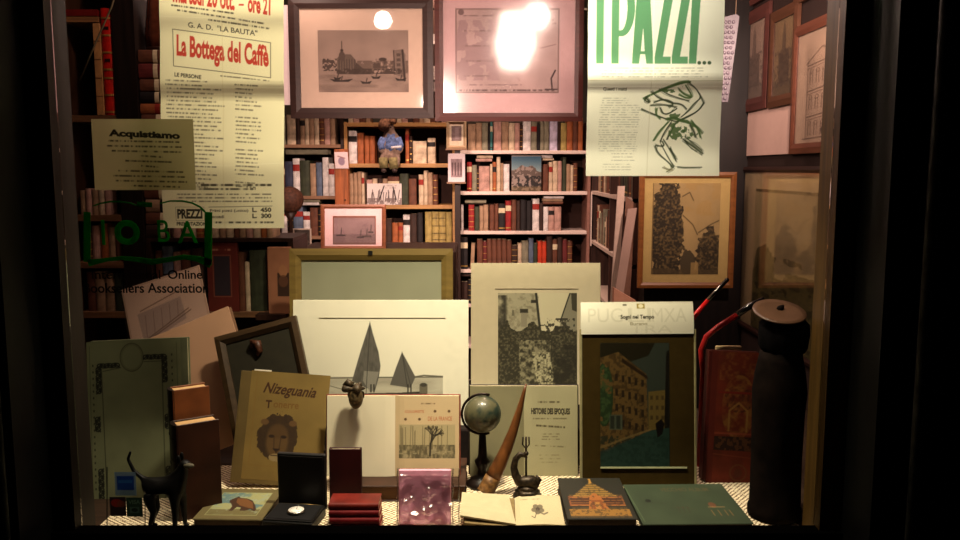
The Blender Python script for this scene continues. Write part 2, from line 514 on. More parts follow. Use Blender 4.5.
pts = [(-0.866 + 1.592*i/n, GY+0.016 + (0.006 if i % 2 else 0)) for i in range(n+1)]
b.prismz(pts + [(0.726, 2.195), (-0.866, 2.195)], PZ-0.0018, PZ)
o = b.build('lace_cloth', lace())
props(o, 'cream crocheted lace cloth with a scalloped front edge covering the window platform', 'cloth')

# ================================================================== POSTERS
PY = 1.93
rod = MB(); rod.tube([(XL+0.001, PY+0.006, 2.085), (XR-0.001, PY+0.006, 2.085)], 0.006, 10)
struct('trim_3', rod, mat('brass_rod', (150, 120, 60), 0.35, metal=0.9))

def poster(name, label, ink, px0, px1, y0, y1, folds, m, warp=0.0, bow=0.0, zt=2.079, edge=None, slant=0.0):
    """hanging folded sheet; ink covers y0..y1 in the photograph's rows; folds = (row, forward depth)"""
    t = T(name, label, 'poster', Matrix.Translation((0, 0, 0)))
    c = PY*CT - 0.3*ST
    zb = Zat(y1, PY)
    rows = [f[0] for f in folds]; dep = [f[1] for f in folds]
    def fn(u, v):
        py = y0+(y1-y0)*v
        d = sum(np.interp(py+o_, rows, dep) for o_ in (-7, -4, -2, 0, 2, 4, 7))/7*0.6
        if edge is not None: py2 = py+edge(u, v)
        else: py2 = py
        vv = (270-py2)/F
        z = CZ+(PY-d)*(-ST+vv*CT)/(CT+vv*ST)
        X = (px0+(px1-px0)*u-480)/F*(PY*CT-(1.75-CZ)*ST) + slant*(0.5-v)*PY/F
        yy = PY-d-bow*np.sin(u*math.pi)-warp*(u-0.5)*np.sin(v*7)
        return X, yy, z
    ink.build('sheet', fn, m, t)
    return t, fn

# poster one: drawn in photograph rows; it goes on above the window's edge
I = Ink(160, -30, 284, 228, 2.0, (236, 228, 190))
I.mottle(40, 0.03)
dr = 0.10    # lines run down to the other side
def dp(x): return (x-160)*dr
red = (190, 62, 48); blk = (58, 52, 40)
I.text('martedi 20 ott.', 174, -18, 236, 1.0, red, bold=0.035, drop=9, capfit=0.73)
I.text('-', 240, 4.5, 245, 6.2, red, bold=0.03)
I.text('ore 21', 249, -6, 271, 11.5, red, bold=0.035, drop=3.5, capfit=0.73)
for yy, a_, b_, dd in ((5, 172, 236, 9), (10, 178, 265, 14), (20, 209, 270, 9)):
    I.lines(a_, yy-1, b_, yy+1, 1, blk, 0.8, drop=dd, th=1.7, ragged=0, word=2)
I.text('G. A. D.  "LA BAUTA"', 189, 22, 258, 27.5, blk, 0.9, bold=0.015, drop=9)
I.line([(173, 29), (271, 43), (271, 78), (174, 66), (173, 29)], 0.7, blk, 0.8)
I.text('La Bottega del Caffè', 177, 34, 269, 62, red, bold=0.035, drop=11.5)
I.text('LE PERSONE', 175, 72.5, 202, 76.5, blk, bold=0.03, drop=3)
I.lines(220, 75, 270, 77, 1, blk, 0.6, drop=5)
random.seed(3)
for k in range(27):
    yy = 80+k*4.05
    if 77 < yy < 186:
        I.lines(181+dp(0), yy-1.5, 206+random.random()*22, yy+1.5, 1, blk, 0.55, drop=2.2, th=1.5, ragged=0.1, word=2.2)
        if yy < 182 and k % 8 != 7:
            I.lines(235, yy+3.5, 252+random.random()*14, yy+6, 1, blk, 0.55, drop=1.5, th=1.5, ragged=0.1, word=2.2)
I.lines(196, 184, 272, 186, 1, blk, 0.9, th=2.2, ragged=0, word=5)
I.lines(190, 188, 256, 190, 1, blk, 0.85, th=1.8, ragged=0, word=5)
I.lines(175, 192.5, 273, 203, 3, blk, 0.6, ragged=0.02)
I.line([(208, 207), (272, 206)], 0.6, blk, 0.7)
I.text('PREZZI', 175, 209, 201, 218.5, blk, bold=0.045)
I.line([(173.5, 207), (203, 207), (203, 220.5), (173.5, 220.5), (173.5, 207)], 0.5, blk, 0.4)
I.text('Primi posti (unico)', 209, 209, 248, 212.5, blk, 0.9, bold=0.02)
I.text('L.  450', 252, 207.5, 271, 212, blk, bold=0.04)
I.text('Secondi', 209, 215, 223, 218, blk, 0.9, bold=0.02)
I.text('L.  300', 252, 213.5, 271, 218, blk, bold=0.04)
I.text('PRENOTAZIONI', 174, 222, 206, 225.5, blk, bold=0.03)
I.lines(212, 220.5, 274, 224, 1, blk, 0.8, th=1.8, ragged=0)
# crease wear
for yy in (16, 90, 163): I.line([(160, yy), (222, yy+dp(160)+3), (284, yy+7 if yy < 100 else yy)], 0.8, (250, 244, 214), 0.5)
I.line([(223, -30), (224, 228)], 0.7, (215, 200, 150), 0.5)
POSTM = printed('poster_paper', 0.8, trans=0.12)
def skew(u, v):
    return 2.0*(u-0.5)*np.exp(-((v-0.45)/0.12)**2)
poster('hanging_poster', 'tall creased cream playbill headed La Bottega del Caffè, red and black type', I, 160.5, 284, -30, 228,
       [(-31, 0.0), (14, 0.012), (30, 0.006), (88, 0.012), (94, 0.002), (162, 0.016), (170, 0.016), (229, 0.002)], POSTM, warp=0.006, bow=0.006, slant=7.0)

# poster two
I = Ink(587, -30, 724, 176, 2.0, (238, 236, 214))
I.mottle(50, 0.03)
gr = (92, 146, 100)
def letter(polys):
    for p in polys: I.poly(p, gr)
tb = -22.0
letter([[(595.5, tb), (603, tb), (603, 63.5), (595.5, 63.5)]])
letter([[(611, tb), (618.5, tb), (618.5, 63.5), (611, 63.5)]])
# bowl of P
n = 24; outer = []; inner = []
for k in range(n+1):
    a = -math.pi/2+math.pi*k/n
    outer.append((621.5+13*math.cos(a)*1.0, 8+28*math.sin(a))); inner.append((620.5+6.2*math.cos(a), 8+22*math.sin(a)))
letter([[(616, -20), *outer, (616, 36)]])
I.poly([(618.5, -14), *inner, (618.5, 30)], (238, 236, 214))
letter([[(637, tb), (648.5, tb), (654, 63.5), (646.5, 63.5), (645.3, 54), (640.4, 54), (639.2, 63.5), (632, 63.5)]])
I.poly([(643, 27), (644.8, 51), (640.9, 51)], (238, 236, 214))
for ox in (0, 17.2):
    letter([[(656+ox, tb), (675+ox, tb), (674+ox, -12), (663.4+ox, 56.5), (671.3+ox, 56.5), (671.3+ox, 63.5), (655+ox, 63.5), (655+ox, 57), (665.5+ox, -14), (656+ox, -14)]])
letter([[(692, tb), (701, tb), (697, 63.5), (689.5, 63.5)]])
for k in range(3): I.ell(700+k*5.1, 62.7, 1.9, 1.8, (70, 92, 62))
dk = (66, 66, 50)
I.lines(597, 66.5, 711, 78, 4, dk, 0.34, ragged=0.1, th=0.9)
I.line([(587, 80.6), (724, 80.6)], 1.0, (190, 184, 150), 0.8)
I.text('Questi i matti', 603, 87.3, 627, 91, dk, 0.95, bold=0.025)
I.lines(602, 97, 633, 104, 3, dk, 0.30, th=0.9)
I.lines(599, 104, 642, 128, 10, dk, 0.30, th=0.9, ragged=0.05)
I.lines(599, 129, 640, 152, 10, dk, 0.27, th=0.9, ragged=0.05)
I.lines(612, 152, 638, 162, 3, dk, 0.33, th=0.8)
I.lines(603, 163, 636, 171, 3, dk, 0.28, th=0.8)
# the dancing figure in brush strokes (crop origin 640,70, 4.91 px per px)
def q(*p): return [(640+a/4.91, 70+c/4.91) for a, c in p]
g1 = (70, 96, 50); g2 = (48, 58, 34)
for pts_, w_, c_ in (
    (q((25,140),(60,120),(130,90),(215,60),(250,58)), 2.2, g1), (q((15,190),(70,215),(140,240),(200,255)), 1.2, g2),
    (q((35,130),(28,150),(60,160),(40,140)), 1.4, g2), (q((60,105),(95,135),(160,160),(215,165),(240,190)), 1.2, g2),
    (q((100,95),(150,120),(210,140),(250,150)), 1.0, g2), (q((245,60),(290,95),(325,160)), 1.0, g2),
    (q((230,75),(270,130),(240,140),(200,120)), 1.4, g1), (q((325,160),(300,200),(240,235),(200,250)), 1.5, g2),
    (q((290,100),(310,135),(280,160),(250,200),(215,230)), 1.0, g2), (q((90,190),(85,215),(110,235)), 1.6, g1),
    (q((110,185),(120,215),(150,215),(190,190)), 1.2, g2), (q((60,175),(100,170),(150,175),(190,185)), 1.0, g2),
    (q((145,240),(180,235),(215,250),(250,255)), 2.8, g1), (q((150,255),(110,300),(80,345)), 1.6, g1),
    (q((165,260),(130,310),(115,350)), 1.3, g2), (q((190,260),(165,300),(150,340)), 1.2, g2),
    (q((250,255),(290,270),(325,310)), 1.3, g1), (q((270,250),(300,290),(315,330)), 1.6, g1), (q((260,265),(280,300),(290,330)), 1.4, g2),
    (q((90,370),(140,375),(125,350)), 1.0, g2), (q((90,375),(105,410),(165,460),(180,480)), 1.3, g2),
    (q((120,365),(150,420),(185,475)), 1.0, g2), (q((165,385),(185,420),(195,445)), 1.6, g2), (q((130,340),(155,380),(190,430)), 0.9, g2),
    (q((230,340),(270,370),(330,410)), 1.5, g2), (q((240,330),(290,365),(325,395)), 1.0, g2), (q((235,345),(270,385),(300,400)), 0.9, g2),
    (q((130,480),(160,490),(185,480),(150,500)), 1.1, (120, 118, 84)), (q((205,475),(240,478),(325,477)), 0.9, g2),
    (q((75,160),(130,140),(180,165),(150,180)), 1.1, g2), (q((200,95),(225,120),(255,130)), 1.8, g1)):
    for jj in range(4): I.line(round_off([(a_+random.uniform(-1.7, 1.7)*(jj > 0), b_+random.uniform(-1.7, 1.7)*(jj > 0)) for a_, b_ in pts_]), w_*(1 if jj == 0 else 0.55), c_, 0.85 if jj == 0 else 0.6)
fb = I.fbm(3.2)
for e in ((150, 95, 45, 17), (205, 75, 30, 15), (195, 300, 42, 45), (265, 300, 40, 38), (180, 215, 30, 22)):
    cx_, cy_ = q((e[0], e[1]))[0]
    r = np.hypot((I.X-cx_)/(e[2]/4.91), (I.Y-cy_)/(e[3]/4.91))
    I.mix(((r < 1) & (fb > 0.47)).astype(float), g1, 0.85)
I.line([(653.5, -30), (653.5, 80)], 0.7, (252, 250, 236), 0.7); I.line([(652, 80), (650, 176)], 0.7, (200, 194, 160), 0.6)
poster('hanging_poster', 'cream theatre poster with huge green letters I PAZZI and a dancing figure', I, 587, 721.5, -30, 176,
       [(-31, 0.0), (60, 0.012), (80, 0.026), (86, 0.016), (150, 0.004), (177, 0.010)], POSTM, warp=0.004, bow=-0.004)

# the notice taped to the inside of the glass
def onglass(name, label, cat, ink, px0, px1, y0, y1, m, Y=GY+0.004, bulge=0.0, part='sheet'):
    t = T(name, label, cat)
    a, bb = P(px0, y1, Y), P(px1, y0, Y)
    fn = lambda u, v: (a.x+(bb.x-a.x)*u, Y+bulge*np.sin(u*3.1)*np.sin(v*3.1), bb.z+(a.z-bb.z)*v)
    ink.build(part, fn, m, t)
    return t
I = Ink(95, 119, 193, 190, 2.0, (196, 188, 142)); I.mottle(30, 0.05)
I.text('Acquistiamo', 111, 129, 179.5, 138, (35, 32, 20), bold=0.05, drop=3)
random.seed(5)
for k, (a_, b_) in enumerate(((110, 180), (107, 183), (112, 182), (140, 162), (125, 172), (140, 158), (118, 182), (113, 184), (115, 185), (130, 178))):
    I.lines(a_, 140+k*5-1, b_, 140+k*5+2, 1, (60, 56, 34), 0.75, drop=1.5, th=1.7, ragged=0.03)
onglass('notice', 'small typed yellowish notice headed Acquistiamo taped inside the window glass', 'notice', I, 95, 193, 119, 190, printed('thin_notice_paper', 0.85, trans=0.35), Y=GY+0.008, bulge=0.004)

# green open-book decal and its words
GREEN = bpy.data.materials.new('green_decal_film'); GREEN.use_nodes = True
_nt = GREEN.node_tree; _b = _nt.nodes['Principled BSDF']; _b.inputs['Base Color'].default_value = (*lin((6, 134, 22)), 1); _b.inputs['Roughness'].default_value = 0.6
_t = _nt.nodes.new('ShaderNodeBsdfTranslucent'); _t.inputs['Color'].default_value = (*lin((6, 134, 22)), 1)
_m = _nt.nodes.new('ShaderNodeMixShader'); _m.inputs[0].default_value = 0.6
_nt.links.new(_b.outputs[0], _m.inputs[1]); _nt.links.new(_t.outputs[0], _m.inputs[2]); _nt.links.new(_m.outputs[0], _nt.nodes['Material Output'].inputs['Surface'])
BLACKD = mat('black_decal_film', (26, 24, 18), 0.7)
DY = GY+0.0028
def strip(b, pts, w, y=DY, th=0.0008):
    """flat ribbon on the glass through photo points"""
    W = [P(x, yy, y) for x, yy in pts]
    if not hasattr(w, '__len__'): w = [w]*len(pts)
    s = DY/F
    L, R = [], []
    for i, p in enumerate(W):
        t = (W[min(i+1, len(W)-1)]-W[max(i-1, 0)]).normalized()
        nn = Vector((-t.z, 0, t.x))*w[i]*s/2
        L.append(p+nn); R.append(p-nn)
    n = len(pts)
    vs = []
    for dy in (0, th):
        for p in L+R: vs.append((p.x, y+dy, p.z))
    fs = []
    for i in range(n-1):
        fs += [(i, i+1, n+i+1, n+i), (2*n+i, 3*n+i, 3*n+i+1, 2*n+i+1), (i, 2*n+i, 2*n+i+1, i+1), (n+i, n+i+1, 3*n+i+1, 3*n+i)]
    fs += [(0, n, 3*n, 2*n), (n-1, 3*n-1, 4*n-1, 2*n-1)]
    return b.add(vs, fs)
def letters(b, s, x0, y0, x1, y1, y=DY, bold=0.0, th=0.0008):
    v, tr = text_tris(s, bold)
    mn, mx = v.min(0), v.max(0)
    a, c = P(x0, y1, y), P(x1, y0, y)
    vs = []
    for dy in (0, th):
        for p in v:
            vs.append((a.x+(p[0]-mn[0])/(mx[0]-mn[0])*(c.x-a.x), y+dy, a.z+(p[1]-mn[1])/(mx[1]-mn[1])*(c.z-a.z)))
    n = len(v)
    b.add(vs, [tuple(t) for t in tr] + [tuple(int(i)+n for i in t[::-1]) for t in tr])
    return b
dec = T('window_decal', 'green open book emblem with the letters IOBA stuck on the window glass', 'decal')
b = MB()
strip(b, [(93, 206), (100, 203.5), (110, 201.6), (120, 201.6), (130, 203), (141, 207)], [1, 1.6, 1.8, 1.6, 1.4, 1.2])
strip(b, [(160, 203.5), (170, 201), (182, 201), (192, 203), (200, 207), (205, 212)], [1.2, 1.6, 1.8, 1.8, 2, 2])
strip(b, [(137, 204), (152, 205)], 5)
strip(b, [(87, 212), (87, 262)], 7); strip(b, [(208.5, 212), (208, 265)], 7.5)
strip(b, [(88, 263), (105, 260), (122, 258), (140, 260), (152, 262), (166, 260), (184, 257), (198, 259), (211, 264)], [7, 4, 4, 5, 6, 5, 5, 6, 9])
b.build('book_emblem', GREEN, dec)
b = MB(); letters(b, 'I', 102, 220, 104, 245, bold=0.02); b.build('letter', GREEN, dec)
b = MB(); letters(b, 'O', 115, 220, 139, 245, bold=0.05); b.build('letter', GREEN, dec)
b = MB(); letters(b, 'B', 158, 220, 169, 242, bold=0.0); b.build('letter', GREEN, dec)
b = MB(); letters(b, 'A', 178, 221, 197, 243, bold=0.01); b.build('letter', GREEN, dec)
b = MB(); letters(b, 'Online', 168, 270, 202, 279, bold=0.015)
letters(b, 'International', 92, 270, 160, 279, bold=0.01)
letters(b, 'Booksellers Association', 84, 283, 208, 293, bold=0.015)
o = b.build('decal_lettering', BLACKD)
props(o, 'small dark lettering on the glass beneath the green book emblem', 'lettering')

# payment-card decal low on the glass
t = T('card_decal', 'upright panel of three small payment card stickers low on the window glass', 'decal')
DECF = glassy('clear_decal_film', 0.02, 0.1)
def gbox(b, x0, y0, x1, y1, ya, yb, mi=0):
    a, c = P(x0, y1, ya), P(x1, y0, ya)
    return b.box(a.x, c.x, ya, yb, a.z, c.z, mi)
b = MB(); strip(b, [(107, 467), (107, 529)], 1.0); strip(b, [(145, 500), (145, 529)], 0.8); strip(b, [(107, 528.5), (145, 528.5)], 0.8)
b.build('outline', mat('decal_outline', (30, 34, 24), 0.6), t)
for nm, x0, y0, x1, y1, bgc, in_ in (('blue_sticker', 115.5, 472, 135.5, 495.5, (104, 132, 150), (28, 60, 130)), ('red_sticker', 110.5, 497, 125.5, 516, (46, 34, 38), (130, 40, 34)), ('green_sticker', 127, 497.5, 142, 516.5, (40, 62, 50), (90, 120, 100))):
    I = Ink(x0, y0, x1, y1, 2.5, bgc)
    if nm[0] == 'b':
        I.rect(117.5, 476, 133.5, 490, in_); I.rect(119, 480, 132, 483, (40, 90, 150))
    elif nm[0] == 'r':
        I.ell(117, 503, 5.5, 4, in_); I.ell(121, 504, 4, 3.4, (110, 60, 40), 0.8)
    else:
        I.text('VISA', 129, 500, 140, 504, in_, bold=0.02); I.rect(130, 507, 139, 513, (70, 96, 84)); I.ell(134.5, 510, 3, 2, (30, 44, 40))
    a, c = P(x0, y1, DY), P(x1, y0, DY)
    I.build(nm, (lambda a, c: lambda u, v: (a.x+(c.x-a.x)*u, DY, c.z+(a.z-c.z)*v))(a, c), printed('decal_print', 0.5, trans=0.5), t)
# ================================================================== THE WINDOW DISPLAY
class Board:
    """an upright board in the display and the photograph rows/columns it fills"""
    def __init__(s, pl, pr, Y, Z, yt, lean=0.0, turn=0.0, roll=0.0):
        s.M, s.w, s.h = stand(pl, pr, Y, Z+0.0008, yt, lean, turn, roll)
        s.pl, s.pr, s.yt, s.yb = pl, pr, yt, pyof(Y, Z)
    def lx(s, px): return (px-s.pl)/(s.pr-s.pl)*s.w
    def lz(s, py): return (s.yb-py)/(s.yb-s.yt)*s.h
    def put(s, ink, name, root, m=PR, y=-0.0008, bulge=None):
        x0, x1, z1, z0 = s.lx(ink.x0), s.lx(ink.x1), s.lz(ink.y0), s.lz(ink.y1)
        if bulge is None: f = flatfn(x0, x1, z0, z1, y)
        else: f = lambda u, v: (x0+(x1-x0)*u, y+bulge(u, v), z1-(z1-z0)*v)
        return ink.build(name, f, m, root)

# ---- sailing boats
B = Board(293, 468.5, 2.235, RZ, 300, math.radians(7))
t = T('mounted_photograph', 'wide cream mounted photograph of two sailing boats propped in the window centre', 'photograph', B.M)
MB().box(0, B.w, 0, 0.003, 0, B.h, bev=0.0006).build('mount', MOUNT, t)
I = Ink(319, 319.5, 443, 424, 2.0, (216, 210, 188)); I.mottle(60, 0.01)
I.rect(319, 377, 443, 424, (176, 170, 150)); I.mix((I.Y > 377)*np.clip(I.fbm(6, stretch=4)*1.6-0.5, 0, 1), (120, 114, 98), 0.55)
I.line([(319, 378.4), (372, 377.6), (443, 377.2)], 1.2, (70, 66, 56), 0.8)
I.line([(415, 377), (424, 375.6), (443, 376.8)], 1.5, (80, 76, 64), 0.9)
sail = (88, 84, 76)
I.poly([(370, 322), (373, 334), (378.5, 352), (380.6, 366), (379, 377), (375, 391), (366, 388), (352, 381), (361, 350)], sail)
m = I.polym([(370, 322), (373, 334), (378.5, 352), (380.6, 366), (379, 377), (375, 391), (366, 388), (352, 381), (361, 350)])
I.mix(m*np.clip(I.fbm(5, stretch=0.4)*2-0.7, 0, 1), (60, 57, 50), 0.6)
I.poly([(364, 371), (379, 372), (374, 391), (370, 392), (363, 381)], (128, 124, 112), 0.9)
I.line([(370, 322), (366, 395)], 0.6, (50, 46, 40))
I.poly([(402, 352), (408, 363), (415.5, 377), (413, 383), (410, 388), (390, 385), (396, 368)], (84, 80, 72))
I.line([(402, 352), (408, 391)], 0.6, (44, 42, 36)); I.line([(402, 353), (411, 387)], 0.5, (50, 48, 42))
I.poly([(345, 391), (360, 393.5), (395, 393), (424, 391.5), (428, 394.5), (395, 397), (358, 398)], (46, 43, 36))
I.line([(319, 383), (348, 391)], 0.7, (90, 86, 74)); I.rect(419.5, 384.5, 427.5, 393.5, (96, 90, 74)); I.ell(423.5, 385, 3.5, 2, (60, 56, 46))
for x_ in (371, 374, 408, 411): I.line([(x_, 385), (x_, 392)], 1.4, (52, 48, 40))
B.put(I, 'print', t)
b = MB(); z0 = B.lz(318.4); b.box(B.lx(319), B.lx(445.5), -0.0012, -0.0001, z0, z0+0.0018); b.build('plate_line', mat('brown_rule', (110, 98, 74), 0.8), t)

# ---- grove photograph behind
B = Board(471, 600.5, 2.44, RZ, 263, math.radians(7))
t = T('mounted_photograph', 'cream mounted photograph of a house wall and overgrown garden, standing behind the globe', 'photograph', B.M)
MB().box(0, B.w, 0, 0.003, 0, B.h, bev=0.0006).build('mount', mat('warm_mount_board', (196, 182, 150), 0.9, var=0.03), t)
I = Ink(498, 293, 577, 404, 2.0, (196, 186, 152))
nz = I.fbm(9); n2 = I.fbm(3, 3); n3 = I.fbm(1.6, 2)
dk = (46, 42, 32)
I.poly([(498, 293), (535.5, 293), (540, 326), (540, 415), (498, 415)], (158, 150, 122))
I.mix((I.X < 539)*soft(n2, 0.56), (96, 90, 70), 0.5)
I.line([(536, 293), (540, 330)], 2.4, (44, 42, 32))
I.mix(np.clip((508-I.X)/3, 0, 1)*soft(nz, 0.42)*(I.Y > 295), dk, 0.9)
I.rect(531, 300, 536, 303, dk); I.rect(520, 309, 528, 313, (52, 48, 36)); I.rect(521, 313, 527, 327, (134, 126, 104)); I.rect(512, 310, 514, 316, (100, 94, 74))
I.poly([(577, 293), (569.5, 293), (563, 312), (560, 324), (560, 332), (577, 332)], (128, 122, 100)); I.poly([(577, 293), (571, 293), (572, 310), (577, 312)], (60, 56, 42))
I.line([(570, 293), (560, 322)], 1.2, (44, 42, 34))
foli = (I.Y > 331-14*(nz-0.3)-3*np.sin(I.X/4)).astype(float)
I.mix(foli, (52, 48, 34)); I.mix(foli*soft(n3, 0.56), (120, 112, 84), 0.6)
I.mix(((I.Y > 318)*(I.Y < 333)*(n2 > 0.53)*(I.X > 540)*(I.X < 575)).astype(float), dk, 0.85)
I.mix((foli*(I.Y > 340)*(np.abs(I.X-535) < 16)*soft(n2, 0.45)), (168, 160, 126), 0.7)
I.mix((foli*(I.Y > 352)*(np.abs(I.X-540-(I.Y-352)*0.2) < 9)*soft(n3, 0.42)), (186, 178, 140), 0.8)
I.mix((foli*(I.X > 553)*(I.Y > 345)*soft(nz, 0.35)), (38, 34, 24), 0.8)
B.put(I, 'print', t)
b = MB(); z0 = B.lz(289.3); b.box(B.lx(495), B.lx(578.5), -0.0012, -0.0001, z0, z0+0.0018); b.build('plate_line', mat('dark_rule', (84, 70, 44), 0.8), t)

# ---- olive frame with a bare grey panel
B = Board(290.5, 453, 2.62, RZ, 248.5, math.radians(5))
t = T('blank_picture', 'olive wooden frame with a blank grey panel behind the sailing boats', 'frame', B.M)
fw = B.lx(302)
bars(B.w, B.h, fw, -0.022, 0.0, 0.004).build('frame', wood('olive_frame_wood', (124, 102, 52), 0.5, 'x', 0.15), t)
MB().box(fw*.7, B.w-fw*.7, -0.008, -0.002, fw*.7, B.h-fw*.7).build('panel', mat('grey_board', (150, 150, 124), 0.9, var=0.05, scale=10), t)
b = MB(); b.box(B.lx(369), B.lx(373.5), -0.0245, -0.0222, B.h-fw*.55, B.h-fw*.2); b.build('hanging_plate', mat('black_iron', (20, 18, 16), 0.5), t)

# ---- book with the lion
B = Board(234, 316, 2.03, PZ, 376, math.radians(14), roll=math.radians(-4))
def book_board(t, w, h, th, cov, open_side=None, cover_name='cover', bev=0.0015):
    """closed book standing flat: back cover, pages, front cover as parts"""
    MB().box(0, w, 0, 0.0028, 0, h, bev=0.001).build(cover_name, cov, t)
    MB().box(0.004, w-0.004, 0.0028, th-0.0028, 0.003, h-0.003).build('pages', PAPER, t)
    b = MB(); b.box(0, w, th-0.0028, th, 0, h, bev=0.001)
    b.box(-0.0015, 0.003, 0.0005, th-0.0005, 0, h)
    b.build('binding', cov, t)
t = T('picture_book', 'tall ochre book with a lion head on its cover, leaning behind the panther plate', 'book', B.M)
book_board(t, B.w, B.h, 0.022, mat('ochre_cloth', (98, 80, 44), 0.7, var=0.15, scale=14))
I = Ink(244, 375, 323, 484, 2.0, (120, 98, 52)); I.mottle(30, 0.12)
bn = (60, 34, 20)
I.text('Nizeguania', 256, 386, 308, 400, bn, bold=0.02, shear=0.35, drop=2)
I.text('T', 261, 404, 267, 412, bn, bold=0.04); I.text('onerre', 269, 406, 294, 411, (110, 76, 34), bold=0.01)
cx_, cy_ = 276, 441
r = np.hypot((I.X-cx_)/20, (I.Y-cy_)/24); nz = I.fbm(5); st = I.fbm(2.5, 3, 0.4)
I.mix(((r+(nz-0.5)*0.3) < 1).astype(float), (60, 44, 28)); I.mix(((r+(nz-0.5)*0.3) < 0.97)*(st > 0.5), (52, 38, 28), 0.6)
I.ell(cx_, cy_+4, 11, 17, (96, 72, 42), 0.85, 3); I.ell(cx_, cy_-6, 9, 7, (80, 58, 34), 0.8, 3)
I.ell(cx_-6, cy_-1, 3, 1.6, (44, 30, 22)); I.ell(cx_+6, cy_-1, 3, 1.6, (44, 30, 22))
I.line([(cx_-3.4, cy_), (cx_-2.6, cy_+12)], 1.1, (70, 50, 32)); I.line([(cx_+3.4, cy_), (cx_+2.6, cy_+12)], 1.1, (70, 50, 32))
I.poly([(cx_-4, cy_+11), (cx_+4, cy_+11), (cx_, cy_+15)], (40, 26, 22)); I.line([(cx_, cy_+14), (cx_, cy_+18)], 1, (50, 34, 26))
I.ell(cx_, cy_+20, 7, 4, (140, 120, 84)); I.line([(cx_-5, cy_+18), (cx_+5, cy_+18)], 0.9, (50, 34, 26))
I.ell(cx_-14, cy_-15, 4, 3, (96, 70, 42)); I.ell(cx_+14, cy_-15, 4, 3, (96, 70, 42))
I.line([(250, 378), (250, 470), (320, 470)], 0.6, (120, 90, 40), 0.7)
B.put(I, 'cover_print', t, CLOTHP, y=-0.0004)
MB().box(B.lx(246), B.lx(263), 0.004, 0.006, B.h-0.004, B.h+0.006).build('bookmark', mat('white_slip', (225, 214, 196), 0.8), t)

# ---- panther plate lying in front
M, w, d = lying((192, 519), (262, 520), (221, 488.5), PZ, 0.022)
t = T('picture_book', 'olive bordered book lying flat with a brown panther on pale blue rocks', 'book', M)
OLC = mat('olive_cloth', (84, 74, 44), 0.75, var=0.12)
MB().box(0, w, 0, d, 0.019, 0.022, bev=0.001).build('cover', OLC, t)
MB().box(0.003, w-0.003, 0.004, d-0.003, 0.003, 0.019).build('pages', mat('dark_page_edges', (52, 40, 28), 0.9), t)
MB().box(0, w, 0, d, 0, 0.003, bev=0.001).build('back_cover', OLC, t)
I = Ink(0, 0, 76, 60, 2.0, (88, 78, 48)); I.mottle(20, 0.1)
I.rect(9, 8, 67, 53, (132, 132, 92)); nz = I.fbm(14, stretch=1.6); n2 = I.fbm(5)
mm = I.rectm(10, 9, 66, 52)
I.mix(mm*np.clip((nz-0.48)*9, 0, 1), (72, 98, 104), 0.9); I.mix(mm*(I.Y > 42+nz*8-4), (92, 84, 52), 0.9)
I.mix(mm*(n2 > 0.6), (124, 134, 118), 0.6)
pan = (52, 30, 14)
I.poly([(27, 20), (31, 16), (34, 19), (42, 20), (50, 24), (57, 33), (62, 42), (61, 45), (55, 41), (50, 44), (44, 44), (43, 38), (38, 37), (36, 45), (32, 46), (32, 36), (28, 30), (25, 28), (24, 24)], pan)
I.mix(I.polym([(31, 20), (42, 21), (52, 28), (58, 40), (50, 38), (40, 34), (33, 28)]), (112, 72, 34), 0.7)
I.poly([(14, 48), (30, 44), (62, 46), (64, 52), (12, 52)], (92, 84, 50), 0.8)
I.build('cover_plate', topfn(0.001, w-0.001, 0.001, d-0.001, 0.0224), PR, t)

# ---- black watch case
M, w, d = lying((262, 519), (312, 522), (276, 502), PZ, 0.026)
t = T('watch_case', 'open black case with a raised lid standing beside the panther plate', 'case', M)
BK = mat('black_leather', (16, 14, 14), 0.45, var=0.3, scale=80, bump=0.3)
b = MB(); b.box(0, w, 0, d, 0, 0.022, bev=0.002); b.box(0.002, w-0.002, 0.002, d-0.002, 0.022, 0.026, bev=0.001); b.build('tray', BK, t)
b = MB(); b.box(0.006, w-0.006, 0.006, d-0.006, 0.026, 0.0272, bev=0.0005); b.build('velvet_pad', mat('black_velvet', (12, 10, 12), 0.95), t)
lh = 0.134
b = MB(); b.box(0, w, d+0.001, d+0.013, 0.012, lh+0.012, bev=0.002); b.build('lid', BK, t)
b = MB(); b.box(0.005, w-0.005, d-0.0005, d+0.001, 0.022, lh+0.006, bev=0.0003); b.build('lid_lining', mat('dark_silk', (24, 20, 18), 0.4), t)
b = MB(); b.tube([(0.01, d, 0.024), (w-0.01, d, 0.024)], 0.0015, 8); b.build('hinge', mat('dull_brass', (110, 90, 50), 0.4, metal=0.8), t)
c = M @ Vector((w*0.55, d*0.45, 0.0273))
t = T('pocket_watch', 'silver pocket watch with a white dial lying in the black case', 'watch', Matrix.Translation(c))
b = MB(); b.lathe([(0.017, 0), (0.020, 0.002), (0.0205, 0.004), (0.019, 0.0062), (0.018, 0.0064)], seg=32); b.build('watch_body', mat('silver', (190, 186, 178), 0.25, metal=1.0, var=0.05), t)
b = MB(); b.lathe([(0.0176, 0.0064), (0.0176, 0.0068)], seg=32); b.build('dial', mat('white_enamel', (236, 228, 220), 0.35, var=0.02), t)
b = MB()
for k in range(12):
    a = k*math.pi/6; b.box(0.0145*math.cos(a)-0.0006, 0.0145*math.cos(a)+0.0006, 0.0145*math.sin(a)-0.0006, 0.0145*math.sin(a)+0.0006, 0.0068, 0.0071)
b.box(-0.0005, 0.0005, 0, 0.012, 0.0068, 0.0073); b.box(-0.0003, 0.008, -0.0004, 0.0004, 0.0068, 0.0073)
b.build('hands', mat('black_enamel', (20, 20, 20), 0.4), t)
b = MB(); b.tube([(0, 0.020, 0.003), (0, 0.0255, 0.003)], 0.0022, 8)
